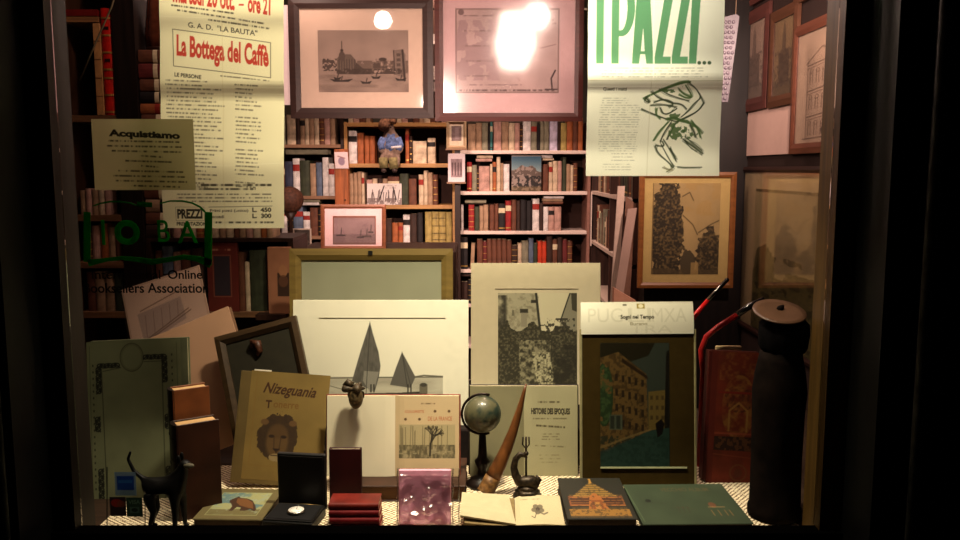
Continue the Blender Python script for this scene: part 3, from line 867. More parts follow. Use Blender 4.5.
b.tube([(0.005*math.sin(a), 0.0285+0.0045*-math.cos(a), 0.003) for a in [k*math.pi/8 for k in range(17)]], 0.0008, 6)
b.build('crown', _M['silver'], t)

# ---- red miniature books
REDL = mat('red_leather', (88, 14, 17), 0.38, var=0.25, scale=30, bump=0.2)
REDT = mat('orange_red_leather', (98, 26, 18), 0.45, var=0.25, scale=20)  # top book in a slightly more orange red
wd = Xat(380, 1.80, 0.78)-Xat(330, 1.80, 0.78)
words_ = ['lowest of the four', 'second up of the four', 'third up of the four', 'topmost of the four']
for k in range(4):
    z = PZ+k*0.0148
    yf = 1.772+k*0.006
    jit = (0.0025, 0.0, -0.0015, -0.003)[k]
    x0 = Xat(330.5, 1.80, 0.78)+jit
    t = T('miniature_book', 'small red leather book stacked flat before the open tree book, %s' % words_[k], 'book', Matrix.Translation((x0, yf, z)), 'stacked red miniature books')
    ht = 0.0144
    arc = [(ht/2-ht/2*math.cos(a), ht/2+0, a) for a in ()]
    # rounded spine towards the street: profile in YZ pushed along X
    pr = [(0.0045-0.0045*math.sin(math.pi*j/8), ht/2-ht/2*math.cos(math.pi*j/8)) for j in range(9)]
    prof = pr + [(0.062, ht), (0.062, ht-0.0015), (0.007, ht-0.0015), (0.007, 0.0015), (0.062, 0.0015), (0.062, 0)]
    b = MB(); n = len(prof)
    vs = [(0, y, zz) for y, zz in prof]+[(wd, y, zz) for y, zz in prof]
    b.add(vs, [tuple(range(n)), tuple(range(2*n-1, n-1, -1))]+[(i, i+n, (i+1) % n+n, (i+1) % n) for i in range(n)])
    b.build('binding', REDT if k == 3 else REDL, t)
    MB().box(0.0015, wd-0.0015, 0.0071, 0.0605, 0.0016, ht-0.0016).build('pages', PAPER, t)
B = Board(329.5, 361, 1.895, PZ, 449, math.radians(2))
t = T('miniature_book', 'dark red leather book standing upright behind the small red stack', 'book', B.M)
book_board(t, B.w, B.h, 0.016, mat('dark_red_leather', (50, 11, 12), 0.45, var=0.3, scale=18))

# ---- pink packet in cellophane
B = Board(397, 459, 1.80, PZ, 468, math.radians(9))
t = T('wrapped_book', 'pink book sealed in shiny crinkled cellophane at the front of the window', 'book', B.M)
bw = B.lx(451)
b = MB(); b.box(0.004, bw, 0, 0.012, 0.004, B.h-0.004, bev=0.002); b.build('pink_cover', mat('pink_paper', (250, 168, 194), 0.55, var=0.12, scale=25), t)
b = MB(); b.box(0.002, bw+0.001, -0.001, 0.013, 0.001, 0.0039); b.build('red_foot', REDL, t)
nx, nz_ = 46, 56
vs = []; 
nA = vnoise(nx, nz_, 5, 6); nB = vnoise(nx, nz_, 11, 13)
for j in range(nz_):
    for i in range(nx):
        u, v = i/(nx-1), j/(nz_-1)
        k = (nA[j, i]-0.4)*0.014+(nB[j, i]-0.5)*0.014
        e = min(u, 1-u, v, 1-v)*8; e = min(1, e)
        vs.append((u*(B.w+0.003)-0.001, -0.003-max(-0.001, k)*e, v*B.h))
fs = [(j*nx+i, j*nx+i+1, (j+1)*nx+i+1, (j+1)*nx+i) for j in range(nz_-1) for i in range(nx-1)]
b = MB(); b.add(vs, fs, 0, True); b.build('cellophane', glassy('cellophane', 0.15, 0.22, bump=1.0), t)
for xx in (0.0015, bw+0.004, B.w):
    b = MB(); b.tube([(xx+0.001*math.sin(k*2.1), -0.004, B.h*k/10) for k in range(11)], [0.0012+0.0006*(k % 2) for k in range(11)], 6)
    b.build('cellophane_seam', glassy('cellophane_seam', 0.45, 0.12), t)

# ---- dark book lying, and the open tree book on it
b0x, b1x = Xat(333, 1.97, 0.77), Xat(466, 1.97, 0.77)
t = T('closed_book', 'thick dark brown book lying flat beneath the open tree book', 'book', Matrix.Translation((b0x, 1.945, PZ)))
DB = mat('dark_brown_leather', (52, 30, 20), 0.5, var=0.25, scale=20)
w_ = b1x-b0x
MB().box(0, w_, 0, 0.20, 0.036, 0.040, bev=0.001).build('cover', DB, t)
MB().box(0.004, w_-0.004, 0.004, 0.196, 0.004, 0.036).build('pages', mat('brown_page_edges', (84, 58, 36), 0.85, var=0.2, stretch=(1, 1, 60), scale=6), t)
MB().box(0, w_, 0, 0.20, 0, 0.004, bev=0.001).build('back_cover', DB, t)

def open_book(t, M, w, h, split, cov, left, right, sag=0.006, th=0.012):
    """standing open book: cover boards, two page blocks with curved faces carrying ink"""
    b = MB(); b.box(-0.004, w+0.004, th, th+0.003, -0.002, h+0.003, bev=0.001); b.build('cover', cov, t)
    for nm, ink, x0, x1, sg in (('blank_page', left, 0, split, 1), ('printed_page', right, split, w, -1)):
        n = 14; pts = []
        def yf(q):     # q 0 outer .. 1 gutter
            return 0.001 + (0.0045-0.0045*math.cos(q*math.pi*2))*0.5*0 + sag*max(0, (q-0.82)/0.18)**2 + 0.002*(1-q)
        for k in range(n+1):
            u = k/n; qq = u if sg == 1 else 1-u
            pts.append((x0+(x1-x0)*u, yf(qq)))
        b = MB(); b.prismz(pts+[(x1, th-0.0002), (x0, th-0.0002)], 0, h); b.build('page_block', PAPER, t)
        yy = np.array([p[1] for p in pts])
        ink.build(nm, (lambda x0, x1, yy: lambda u, v: (x0+(x1-x0)*u, np.interp(u, np.linspace(0, 1, len(yy)), yy)-0.0006, h*(1-v)))(x0, x1, yy), PR, t)
B = Board(327, 459, 2.005, PZ+0.040, 396, math.radians(8))
t = T('open_book', 'open book with a blank page and a bare tree illustration standing upright', 'book', B.M)
IL = Ink(327, 396, 395, 472, 1.0, (214, 204, 178)); IL.mottle(30, 0.02)
IR = Ink(395, 396, 459, 472, 2.2, (196, 172, 134)); IR.mottle(30, 0.03)
rd = (170, 92, 60)
IR.lines(421, 402, 435, 404.5, 1, (110, 90, 64), 0.8, th=1.3, ragged=0)
IR.text('COLORISTE', 405, 409.5, 424, 412, rd, 0.85, bold=0.02)
for x_, y_ in ((435, 410.5), (449, 410.5), (405.5, 418), (419.5, 418)): IR.ell(x_, y_, 1.4, 1.3, (90, 66, 44))
IR.text('DE LA FRANCE', 428, 415.5, 452, 419.5, rd, 0.8, bold=0.015)
m = IR.rectm(399, 423, 455, 455)
IR.mix(m.astype(float), (170, 156, 118)); nz = IR.fbm(4, 4, 0.5); 
IR.mix(m*(IR.Y > 442)*np.clip(nz*2-0.3, 0, 1), (72, 66, 48), 0.8)
IR.mix(m*(IR.Y > 446)*(IR.fbm(4, 3, 2.5) > 0.55), (160, 150, 118), 0.7)
random.seed(9)
for k in range(22):
    x_ = 400+random.random()*54; IR.line([(x_, 424+random.random()*6), (x_+random.uniform(-1, 1), 446)], 0.5+random.random()*0.7, (112, 102, 76), 0.7)
def branch(x, y, a, L, w, dep):
    x2, y2 = x+L*math.sin(a), y-L*math.cos(a)
    IR.line([(x, y), (x2, y2)], w, (44, 38, 28), 0.9)
    if dep: [branch(x2, y2, a+random.uniform(-0.9, 0.9), L*0.72, w*0.7, dep-1) for _ in range(3)]
branch(430, 452, 0.05, 11, 1.8, 3)
open_book(t, B.M, B.w, B.h, B.lx(395), mat('red_marbled_cover', (120, 60, 46), 0.6, var=0.3), IL, IR)

# ---- carved head resting on the top edge of the open book
c = P(356, 395, 2.008)
t = T('grotesque_carving', 'small carved grotesque head with a pointed cap hung over the open book', 'carving', Matrix.Translation(c))
s = 2.02/F
BRZ = mat('aged_bronze', (92, 76, 50), 0.5, metal=0.3, var=0.5, scale=120, bump=0.6)
def face(d):
    k = 1.0 + 0.16*math.exp(-((d.x)**2*18+(d.z+0.05)**2*14))*(d.y < 0) - 0.14*math.exp(-((abs(d.x)-0.38)**2*40+(d.z-0.22)**2*40))*(d.y < 0)
    return k - 0.1*math.exp(-((d.x)**2*8+(d.z+0.5)**2*60))*(d.y < 0)
b = MB(); b.blob((0, -0.004, -2*s), (7.5*s, 0.016, 12*s), 24, 16, fn=face); b.build('head', BRZ, t)
b = MB(); b.blob((-1*s, -0.002, 7*s), (12*s, 0.017, 4.5*s), 20, 10, fn=lambda d: 1+0.25*math.sin(d.x*6))
b.tube([(-4*s, 0, 9*s), (-9*s, 0.001, 13*s), (-13*s, 0.002, 10*s)], [5*s, 4*s, 1.2*s], 10)
b.tube([(3*s, 0, 9*s), (5*s, 0, 13*s)], [4*s, 1.5*s], 8); b.build('cap', mat('dark_bronze', (62, 50, 34), 0.5, metal=0.3, var=0.5, scale=120, bump=0.6), t)
b = MB()
for sg in (-1, 1): MB().blob((sg*6.6*s, 0.001, 0), (2.2*s, 0.004, 4*s), 10, 8).build('ear', BRZ, t)
b = MB(); b.tube([(-2*s, -0.017, -4*s), (0, -0.0185, -4.6*s), (2*s, -0.017, -4*s)], 0.0009, 6)
for sg in (-1, 1): b.blob((sg*2.9*s, -0.0165, 2*s), 0.0016, 8, 6)
b.build('features', mat('shadowed_bronze', (34, 26, 18), 0.6), t)

# ---- globe
gx, gyy = P(482.5, 414, 2.05).x, 2.05
gz = P(482.5, 414, 2.05).z
R_ = 19.2*2.05/F
t = T('table_globe', 'small grey-green globe on a dark wooden stand', 'globe', Matrix.Translation((gx, gyy, PZ)))
hz = gz-PZ
def globe_mat():
    m = mat('globe_gores', (110, 116, 90), 0.4, var=0.25, scale=22, coat=0.3)
    nt = m.node_tree; bs = nt.nodes['Principled BSDF']
    rp = next(n for n in nt.nodes if n.type == 'VALTORGB')
    e = rp.color_ramp.elements; e[0].position = 0.44; e[1].position = 0.54
    e[0].color = (*lin((34, 46, 38)), 1); e[1].color = (*lin((76, 73, 52)), 1)
    return m
b = MB(); b.blob((0, 0, hz), R_, 40, 28); b.build('sphere', globe_mat(), t)
b = MB(); aa = [math.radians(q_) for q_ in range(70, 291, 10)]
b.tube([((R_+0.005)*math.cos(a), 0.0, hz+(R_+0.005)*math.sin(a)) for a in aa], 0.0034, 8); b.build('meridian_arm', mat('black_brass', (34, 24, 18), 0.4, metal=0.6), t)
b = MB(); b.lathe([(0.040, 0), (0.041, 0.008), (0.034, 0.014), (0.030, 0.020), (0.014, 0.028), (0.011, 0.045), (0.018, 0.058), (0.020, 0.066), (0.012, 0.076), (0.009, hz-R_-0.008), (0.004, hz-R_-0.003)], seg=24)
b.build('stand', mat('black_turned_wood', (26, 17, 14), 0.35, var=0.3), t)
# ---- horn
A_, B_ = P(485.5, 489, 1.975), P(526, 384, 2.03)
A_.z = PZ+0.0135
pts = []; rad = []
for k in range(15):
    u = k/14
    p = A_.lerp(B_, u) + Vector((0.010*math.sin(u*math.pi), 0, -0.006*math.sin(u*math.pi)))
    pts.append(p); rad.append((0.0195*(1-u)**0.8+0.0022)*(1+0.02*math.sin(k*2)))
o_ = pts[0].copy()
t = T('drinking_horn', 'long brown tapering animal horn standing upright beside the globe', 'horn', Matrix.Translation(o_))
b = MB(); b.tube([p-o_ for p in pts[2:]], rad[2:], 18); b.build('horn', mat('brown_horn', (92, 54, 24), 0.35, var=0.35, scale=12, stretch=(4, 4, 1)), t)
b = MB(); b.tube([p-o_ for p in (pts[0]+(pts[0]-pts[1])*0.15, pts[0], pts[1], pts[2])], [0.0225, 0.021, 0.021, rad[2]+0.001], 18)
b.build('collar', mat('carved_horn', (104, 72, 38), 0.45, var=0.4, scale=90, bump=0.8), t)

# ---- title-page book
B = Board(470, 577.5, 2.115, PZ, 386, math.radians(9))
t = T('open_book', 'large open volume showing its printed title page, behind the horn and globe', 'book', B.M)
IL = Ink(470, 386, 524, 478, 1.0, (118, 112, 84)); IL.mottle(24, 0.06)
IR = Ink(524, 386, 577.5, 478, 2.2, (150, 144, 112)); IR.mottle(24, 0.05)
k_ = (70, 62, 40)
IR.lines(538, 401, 561, 404, 1, k_, 0.8, th=1.8, ragged=0, word=2)
IR.text('HISTOIRE DES EPOQUES', 531, 408.5, 570, 416, (40, 34, 22), 0.95, bold=0.05, drop=0.5)
IR.lines(533, 418, 568, 421, 1, k_, 0.6, ragged=0); IR.lines(536, 424, 565, 429, 1, k_, 0.9, th=1.9, ragged=0, drop=2)
IR.lines(541, 434, 560, 442, 3, k_, 0.4, ragged=0.2); IR.lines(535, 446, 566, 448, 1, k_, 0.5, ragged=0, drop=1.5); IR.lines(538, 455, 562, 466, 3, k_, 0.25)
open_book(t, B.M, B.w, B.h, B.lx(524), mat('black_cover', (30, 20, 16), 0.5), IL, IR)

# ---- bronze figurine
c = P(527.5, 490, 1.972); c.z = PZ
t = T('bronze_figurine', 'small dark bronze sea creature curling round an upright trident', 'figurine', Matrix.Translation(c))
s = 1.95/F
DBZ = mat('black_bronze', (52, 42, 30), 0.42, metal=0.5, var=0.5, scale=150, bump=0.5)
b = MB(); b.lathe([(15*s, 0), (15*s, 2*s), (12.5*s, 5*s), (13*s, 7*s), (10*s, 9.5*s)], seg=24, wob=lambda a, z: 0.06*math.sin(a*5)); b.build('base', DBZ, t)
b = MB()
b.tube([(x*s, 0, z*s) for x, z in ((9, 12), (4, 17), (-3, 17), (-9, 18), (-12.5, 24), (-14.5, 33), (-12.5, 42), (-8, 47), (-3, 46), (-1, 43))],
       [6*s, 7.5*s, 7*s, 5.5*s, 4.4*s, 3.8*s, 3.4*s, 3.2*s, 2.6*s, 1.2*s], 14)
b.tube([(x*s, 0, z*s) for x, z in ((8, 13), (12, 20), (9, 24))], [4*s, 3*s, 1.2*s], 10)
b.blob((0, 0, 10*s), (11*s, 9*s, 5*s), 16, 8)
b.build('creature', DBZ, t)
b = MB(); b.tube([(-1.5*s, -0.001, 16*s), (-2*s, -0.001, 66*s)], 1.3*s, 8)
b.tube([(-5*s, -0.001, 66*s), (-5.5*s, -0.001, 58*s), (-2*s, -0.001, 53*s), (1.5*s, -0.001, 58*s), (1*s, -0.001, 66*s)], 0.9*s, 6)
b.blob((-1.6*s, -0.001, 48*s), 2.6*s, 10, 8)
b.build('trident', DBZ, t)

# ---- small open book with a flower
M, w, d = lying((516, 524), (565, 524.5), (509, 494.5), PZ, 0.016)
t = T('open_booklet', 'small open book lying flat with a flower engraving on its page', 'book', M)
lw = Xat(516, 1.80, PZ)-Xat(461, 1.80, PZ)
CRM = mat('cream_pages', (178, 166, 134), 0.85, var=0.04)
b = MB(); n = 10
def hump(u): return 0.011+0.004*math.sin(min(1, u*1.15)*math.pi*0.75)-0.004*(u < 0.06)
pts = [(w*k/n, hump(k/n)) for k in range(n+1)]
vs = [(x, 0.0015, 0.003) for x, z in pts]+[(x, 0.0015, z) for x, z in pts]+[(x, d, 0.003) for x, z in pts]+[(x, d, z) for x, z in pts]
m_ = n+1
fs = [(i, i+1, m_+i+1, m_+i) for i in range(n)]+[(2*m_+i+1, 2*m_+i, 3*m_+i, 3*m_+i+1) for i in range(n)]+[(m_+i, m_+i+1, 3*m_+i+1, 3*m_+i) for i in range(n)]+[(i+1, i, 2*m_+i, 2*m_+i+1) for i in range(n)]+[(0, m_, 3*m_, 2*m_), (n, 2*m_+n, 3*m_+n, m_+n)]
b.add(vs, fs); b.build('page_block', PAPER, t)
I = Ink(0, 0, 50, 34, 2.4, (180, 166, 132)); I.mottle(20, 0.03)
fl = (84, 76, 60)
for a in range(5): I.ell(24+4.2*math.cos(a*1.256+0.4), 17+3.6*math.sin(a*1.256+0.4), 3.0, 2.6, fl, 0.8)
I.ell(24, 17, 2.2, 2, (60, 50, 40)); I.line([(24, 17), (20, 27), (17, 25)], 0.9, fl); I.line([(24, 20), (30, 23), (34, 21)], 1.6, fl, 0.8); I.lines(5, 4, 30, 6, 1, fl, 0.4)
zz = np.array([z for x, z in pts])
I.build('printed_page', lambda u, v: (0.0005+(w-0.001)*u, d-(d-0.0018)*v, np.interp(u, np.linspace(0, 1, n+1), zz)+0.0005), PR, t)
# the other leaf: a page slab rising towards its outer edge
a0 = onZ(516, 524, PZ+0.012); a1 = onZ(460, 515, PZ+0.03); a2 = onZ(462, 492, PZ+0.030); a3 = onZ(508.5, 494.5, PZ+0.012)
Mi = M.inverted()
q_ = [Mi @ Vector(p) for p in (a0, a3, a2, a1)]
b = MB(); b.hexa([(p.x, p.y, p.z-0.004) for p in (q_[0], q_[1], q_[2], q_[3])]+[(p.x, p.y, p.z) for p in (q_[0], q_[1], q_[2], q_[3])])
b.build('blank_leaf', CRM, t)
b = MB(); b.box(-lw*0.96, w+0.003, -0.0, d+0.002, 0, 0.003, bev=0.001); b.build('cover', mat('brown_cover', (84, 58, 36), 0.6), t)
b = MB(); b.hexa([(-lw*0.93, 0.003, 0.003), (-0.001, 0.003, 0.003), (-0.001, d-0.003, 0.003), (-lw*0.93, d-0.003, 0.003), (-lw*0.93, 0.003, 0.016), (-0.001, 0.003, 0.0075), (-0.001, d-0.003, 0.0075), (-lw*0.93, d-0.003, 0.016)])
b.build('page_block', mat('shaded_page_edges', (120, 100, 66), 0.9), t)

# ---- black and gold book
M, w, d = lying((567.5, 519), (638, 519), (557, 478), PZ, 0.030)
t = T('decorated_book', 'black book with a gilt temple facade stamped on the cover, lying flat', 'book', M)
BC = mat('black_cloth', (34, 30, 22), 0.6, var=0.2)
MB().box(0, w, 0, d, 0.027, 0.030, bev=0.001).build('cover', BC, t)
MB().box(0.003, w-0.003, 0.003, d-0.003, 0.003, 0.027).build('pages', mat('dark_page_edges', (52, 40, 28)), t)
MB().box(0, w, 0, d, 0, 0.003, bev=0.001).build('back_cover', BC, t)
I = Ink(0, 0, 72, 84, 2.0, (34, 32, 24)); I.mottle(20, 0.1)
I.c *= 1.0; g = (150, 108, 48); g2 = (130, 66, 34)
I.rect(4, 66, 68, 79, (130, 92, 40)); I.rect(6, 40, 66, 60, (112, 62, 34)); I.rect(8, 44, 64, 56, (60, 30, 20))
for k in range(7): I.rect(12+k*3.6, 38-k*4.6, 60-k*3.6, 41-k*4.6, (122, 92, 42)); I.rect(14+k*3.6, 35.5-k*4.6, 58-k*3.6, 38-k*4.6, (84, 64, 34))
I.rect(34.5, 2, 37.5, 12, g)
for k in range(6): I.line([(8, 38+k*5.2), (30, 38+k*5.2)], 0.9, g, 0.8); I.line([(44, 38+k*5.2), (66, 38+k*5.2)], 0.9, g, 0.8)
I.poly([(25, 66), (30, 40), (36, 33), (42, 40), (47, 66)], (140, 84, 40)); I.rect(30, 48, 42, 66, (112, 62, 30)); I.rect(33, 52, 39, 66, (146, 98, 48))
I.rect(4, 79, 68, 82, (70, 54, 30)); I.mix(I.fbm(3) > 0.6, (36, 30, 22), 0.45)
I.build('cover_stamp', topfn(0.001, w-0.001, 0.001, d-0.001, 0.0303), CLOTHP, t)

# ---- green album
M, w, d = lying((643, 524.5), (754, 523.5), (627, 484.5), PZ, 0.014)
t = T('album', 'large flat sage green album with faint small figures on its cover', 'album', M)
GA = mat('sage_cloth', (48, 58, 42), 0.75, var=0.12, scale=20)
MB().box(0, w, 0, d, 0.0115, 0.014, bev=0.001).build('cover', GA, t)
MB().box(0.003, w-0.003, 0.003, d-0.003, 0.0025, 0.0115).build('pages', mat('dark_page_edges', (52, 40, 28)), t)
MB().box(0, w, 0, d, 0, 0.0025, bev=0.001).build('back_cover', mat('dark_green_cloth', (30, 34, 24), 0.7), t)
I = Ink(0, 0, 112, 70, 1.6, (52, 62, 44)); I.mottle(22, 0.1)
I.text('VECCHIO ALBUM', 38, 7, 92, 14, (86, 74, 46), 0.7, bold=0.02)
I.ell(18, 31, 3, 3, (26, 30, 22)); I.line([(12, 33), (36, 36)], 0.8, (44, 46, 34), 0.8)
for x_ in (46, 51, 56): I.line([(x_, 44), (x_-1, 52)], 1.1, (52, 52, 38)); I.ell(x_, 43, 1.2, 1.2, (60, 50, 36))
I.line([(40, 42), (64, 47)], 0.8, (60, 60, 42), 0.7); I.ell(84, 39, 4, 4.5, (110, 62, 40), 0.7); I.rect(78, 42, 96, 43.5, (140, 110, 70), 0.7)
for x_ in (79, 86, 93, 98): I.line([(x_, 48), (x_, 57)], 1.0, (128, 96, 56), 0.8)
I.line([(0, 2), (3, 66)], 1.2, (70, 84, 58))
I.build('cover_print', topfn(0.001, w-0.001, 0.001, d-0.001, 0.0143), CLOTHP, t)

# ---- canal photograph in a brown mount, and the card over its top
B = Board(580.5, 695.5, 2.045, PZ, 329, math.radians(8))
t = T('framed_photograph', 'upright brown mounted colour photograph of a canal between houses with pale edges', 'photograph', B.M)
MB().box(0.002, B.w-0.002, 0.0, 0.010, 0, B.h).build('mount', mat('brown_mount', (52, 40, 16), 0.95, spec=0.03, var=0.08), t)
b = MB(); b.box(-0.0015, 0.0045, -0.002, 0.012, 0, B.h, bev=0.001); b.build('edge_strip', mat('cream_edge', (136, 128, 92), 0.6), t)
b = MB(); b.box(B.w-0.0045, B.w+0.0015, -0.002, 0.012, 0, B.h, bev=0.001); b.build('edge_strip', _M['cream_edge'], t)
MB().box(B.lx(600), B.lx(686), -0.004, -0.0015, B.lz(468.5), B.lz(467)).build('glint_strip', mat('painted_glint', (170, 170, 130), 0.4), t)  # pale strip painted in place of a highlight below the print
I = Ink(600, 343, 669, 467, 2.0, (64, 74, 62))
n1 = I.fbm(7); n2 = I.fbm(3, 3)
I.rect(600, 343, 669, 467, (70, 78, 66)); I.poly([(600, 343), (655, 343), (648, 356), (630, 362), (612, 356), (600, 362)], (46, 40, 24))
I.poly([(600, 358), (618, 352), (646, 374), (648, 432), (600, 452)], (128, 98, 52)); I.mix(I.polym([(600, 358), (618, 352), (646, 374), (648, 432), (600, 452)])*(n2 > 0.56), (78, 58, 32), 0.7)
I.poly([(622, 358), (647, 376), (648, 380), (621, 362)], (60, 42, 26))
for k in range(5):
    for j in range(4):
        x_ = 615+k*6.5; y_ = 374+j*15+k*1.5; I.rect(x_, y_, x_+2.6, y_+7, (52, 40, 28), 0.9)
I.poly([(648, 392), (667, 390), (667, 428), (648, 431)], (136, 112, 56)); 
for k in range(3):
    for j in range(3): I.rect(650+k*5.5, 396+j*10, 652.5+k*5.5, 400+j*10, (80, 62, 36), 0.8)
I.poly([(666, 352), (669, 350), (669, 467), (664, 467), (664, 420)], (34, 30, 22))
I.poly([(600, 455), (648, 431), (669, 428), (669, 467), (600, 467)], (52, 78, 66)); I.mix(((I.Y > 436)*(n2 > 0.52)).astype(float), (36, 56, 46), 0.5)
I.line([(600, 448), (632, 436), (650, 430)], 2.2, (150, 124, 74), 0.8)
I.poly([(655, 424), (661, 419), (664, 424), (662, 434), (657, 438)], (28, 22, 18))
I.mix(((np.hypot((I.X-604)/9, (I.Y-395)/32) < 1)*(n1 > 0.40)).astype(float), (44, 70, 40), 0.9); I.mix(((np.hypot((I.X-604)/8, (I.Y-395)/30) < 1)*(n2 > 0.56)).astype(float), (84, 110, 62), 0.7)
I.rect(609, 415, 622, 430, (92, 110, 92), 0.8); I.rect(610, 416, 614, 429, (46, 50, 40), 0.8); I.rect(616, 416, 620, 429, (46, 50, 40), 0.8)
I.c *= 0.62
B.put(I, 'print', t, PRG)
# card
B2 = Board(581.5, 692, 2.045, PZ, 302, math.radians(8))
topz = B.h
cd = T('folded_card', 'white folded card printed Sogni nel Tempo over the top of the canal photograph', 'card', B.M)
I = Ink(581, 302, 693.5, 334, 2.2, (214, 210, 190)); I.mottle(30, 0.03)
for s_, x_ in (('PUG', 588), ('LI', 628), ('MXA', 652)):
    I.text(s_, x_, 308, x_+len(s_)*11.5, 322, (186, 182, 160), 0.55, bold=0.0)
I.text('TRA', 630, 325, 672, 333, (186, 182, 160), 0.4)
I.text('Sogni nel Tempo', 620.5, 314.5, 654, 320, (44, 40, 26), bold=0.03); I.text('Burano', 630, 322, 647, 325, (130, 122, 92), bold=0.01)
I.rect(637, 303.5, 645, 308.5, (150, 134, 70)); I.ell(641, 306, 2.5, 2, (214, 206, 170)); I.rect(623, 304, 627, 305.5, (90, 84, 64))
z1 = B.lz(333)
def cardfn(u, v):
    # rises from the mount's top edge towards its upper hem, lower flap hangs over the face
    return (B.lx(581)+(B.lx(693.5)-B.lx(581))*u, -0.004-0.004*np.sin(v*math.pi)+0.010*(1-v), B.lz(302)+(B.lz(334)-B.lz(302))*v + 0.002*(u-0.5))
I.build('front_flap', cardfn, printed('card_paper', 0.8), cd)
b = MB(); x0, x1 = B.lx(581), B.lx(693.5); zt = B.lz(302)
b.hexa([(x0, 0.0125, z1), (x1, 0.0125, z1), (x1, 0.0135, z1), (x0, 0.0135, z1), (x0, 0.0065, zt), (x1, 0.0065, zt+0.002), (x1, 0.0075, zt+0.002), (x0, 0.0075, zt)]); b.build('back_flap', mat('card_white', (214, 210, 190), 0.8), cd)

# ---- red and gold book
B = Board(703, 755, 2.07, PZ, 353, math.radians(6), roll=math.radians(-3))
t = T('decorated_book', 'tall red book with worn gilt figures on its cover beside the canal photograph', 'book', B.M)
book_board(t, B.w, B.h, 0.034, mat('deep_red_cloth', (70, 18, 12), 0.55, var=0.3, scale=14))
I = Ink(706, 353, 756, 490, 2.0, (128, 44, 22)); I.mottle(12, 0.2)
n1 = I.fbm(6); n2 = I.fbm(3)
I.mix(((np.hypot((I.X-735)/17, (I.Y-408)/32) < 1)*soft(n1, 0.36)), (176, 120, 50), 0.8)
I.mix((np.hypot((I.X-735)/15, (I.Y-400)/14) < 1)*soft(n2, 0.5), (90, 34, 20), 0.9)
I.mix((I.Y < 382)*soft(n2, 0.55)*(I.X > 714), (170, 110, 50), 0.7)
I.rect(714, 393, 752, 395, (150, 30, 20)); I.rect(712, 434, 752, 436, (190, 90, 60), 0.7); I.rect(712, 438, 754, 452, (40, 22, 16), 0.85)
I.mix(((I.Y > 438)*(I.Y < 452)*(n2 > 0.55)).astype(float), (130, 80, 40), 0.7); I.line([(712, 456), (754, 459)], 1, (160, 80, 50), 0.7)
I.line([(726, 432), (726, 412), (735, 404), (744, 412), (744, 432)], 2, (190, 140, 66), 0.8); I.ring(738, 474, 8, 8, 1.6, (130, 80, 40), 0.8); I.ell(738, 474, 4, 4, (110, 50, 30), 0.8)
I.rect(706, 353, 712, 490, (110, 30, 18), 0.8)
I.c *= 0.72
B.put(I, 'cover_stamp', t, CLOTHP, y=-0.0004)

# ---- tall dark carved vase with a flat disc on top
c = Vector((Xat(778.5, 1.865, 1.0), 1.865, PZ)); s = 1.87/F
zt = P(774, 312, 1.865).z-PZ
t = T('carved_vase', 'tall dark cylindrical carved vase beneath a flat brown disc', 'vase', Matrix.Translation(c))
DV = mat('black_carved_wood', (17, 11, 8), 0.85, spec=0.04, var=0.4, scale=30, bump=0.4)
b = MB(); b.lathe([(0.055, 0), (0.060, 0.004), (0.061, 0.02), (0.057, 0.03), (0.056, 0.14), (0.058, 0.24), (0.060, 0.30), (0.056, 0.34), (0.050, 0.37), (0.046, zt-0.09)], seg=40, wob=lambda a, z: 0.02*math.sin(a*7+z*60)*(0.12 < z < 0.34))
b.build('body', DV, t)
b = MB(); b.lathe([(0.046, zt-0.09), (0.053, zt-0.078), (0.055, zt-0.05), (0.053, zt-0.025), (0.040, zt-0.012)], cx=0.004, seg=48, wob=lambda a, z: 0.05*math.sin(a*11+z*70)); b.build('ruffled_collar', mat('black_ruffle', (10, 8, 9), 0.95, spec=0.04, var=0.3, bump=0.4), t)
b = MB(); b.lathe([(0.020, zt-0.008), (0.050, zt-0.005), (0.059, zt), (0.058, zt+0.003), (0.045, zt+0.0015), (0.01, zt+0.001)], cx=-0.008, seg=44)
b.v = [(x, y, z+y*0.30) for x, y, z in b.v]; b.build('disc', mat('brown_disc', (78, 54, 38), 0.35, var=0.2, scale=20), t)
b = MB(); b.tube([(-0.006+0.004*k, 0.012, zt+0.0015+0.004*k) for k in range(4)], [0.006, 0.008, 0.006, 0.002], 8); b.build('finial', DV, t)

# ---- red sticks behind
RED = mat('red_lacquer', (176, 22, 22), 0.25, var=0.08, coat=0.4)
RBK = mat('black_lacquer', (16, 14, 16), 0.2, coat=0.5)
A_ = P(727, 280, 2.15); Bm = P(708, 300, 2.14); C_ = P(691, 320, 2.13)
dirn = (C_-A_).normalized(); foot = A_ + dirn*((PZ-A_.z)/dirn.z)
foot = Vector((C_.x-0.03, 2.12, PZ+0.006))
t = T('lacquer_stick', 'straight red stick with a shiny black and silver tip poking above the card', 'stick', Matrix.Translation(foot))
b = MB(); b.tube([Vector((0, 0, 0)), Vector((0, 0, C_.z-0.06-foot.z)), C_-foot+Vector((-0.012, 0, -0.02)), C_-foot, Bm-foot], [0.005, 0.0055, 0.006, 0.0065, 0.006], 12); b.build('shaft', RED, t)
b = MB(); b.tube([Bm-foot, A_-foot], [0.0052, 0.0055], 12); b.blob(A_-foot, 0.0058, 12, 8); b.build('tip', RBK, t)
b = MB(); b.tube([Bm-foot+Vector((-0.0035, -0.004, 0.002)), A_-foot+Vector((-0.0035, -0.004, 0.0))], [0.0022, 0.0022], 8); b.build('clip', mat('silver', (190, 186, 178)), t)
pp = [P(703, 372, 2.17), P(701, 350, 2.17), P(706, 337, 2.17), P(718, 327, 2.17), P(737, 315, 2.17)]
foot = Vector((pp[0].x-0.002, 2.17, PZ+0.007))
t = T('curved_cane', 'red cane with a bent neck and black grip behind the tall red book', 'cane', Matrix.Translation(foot))
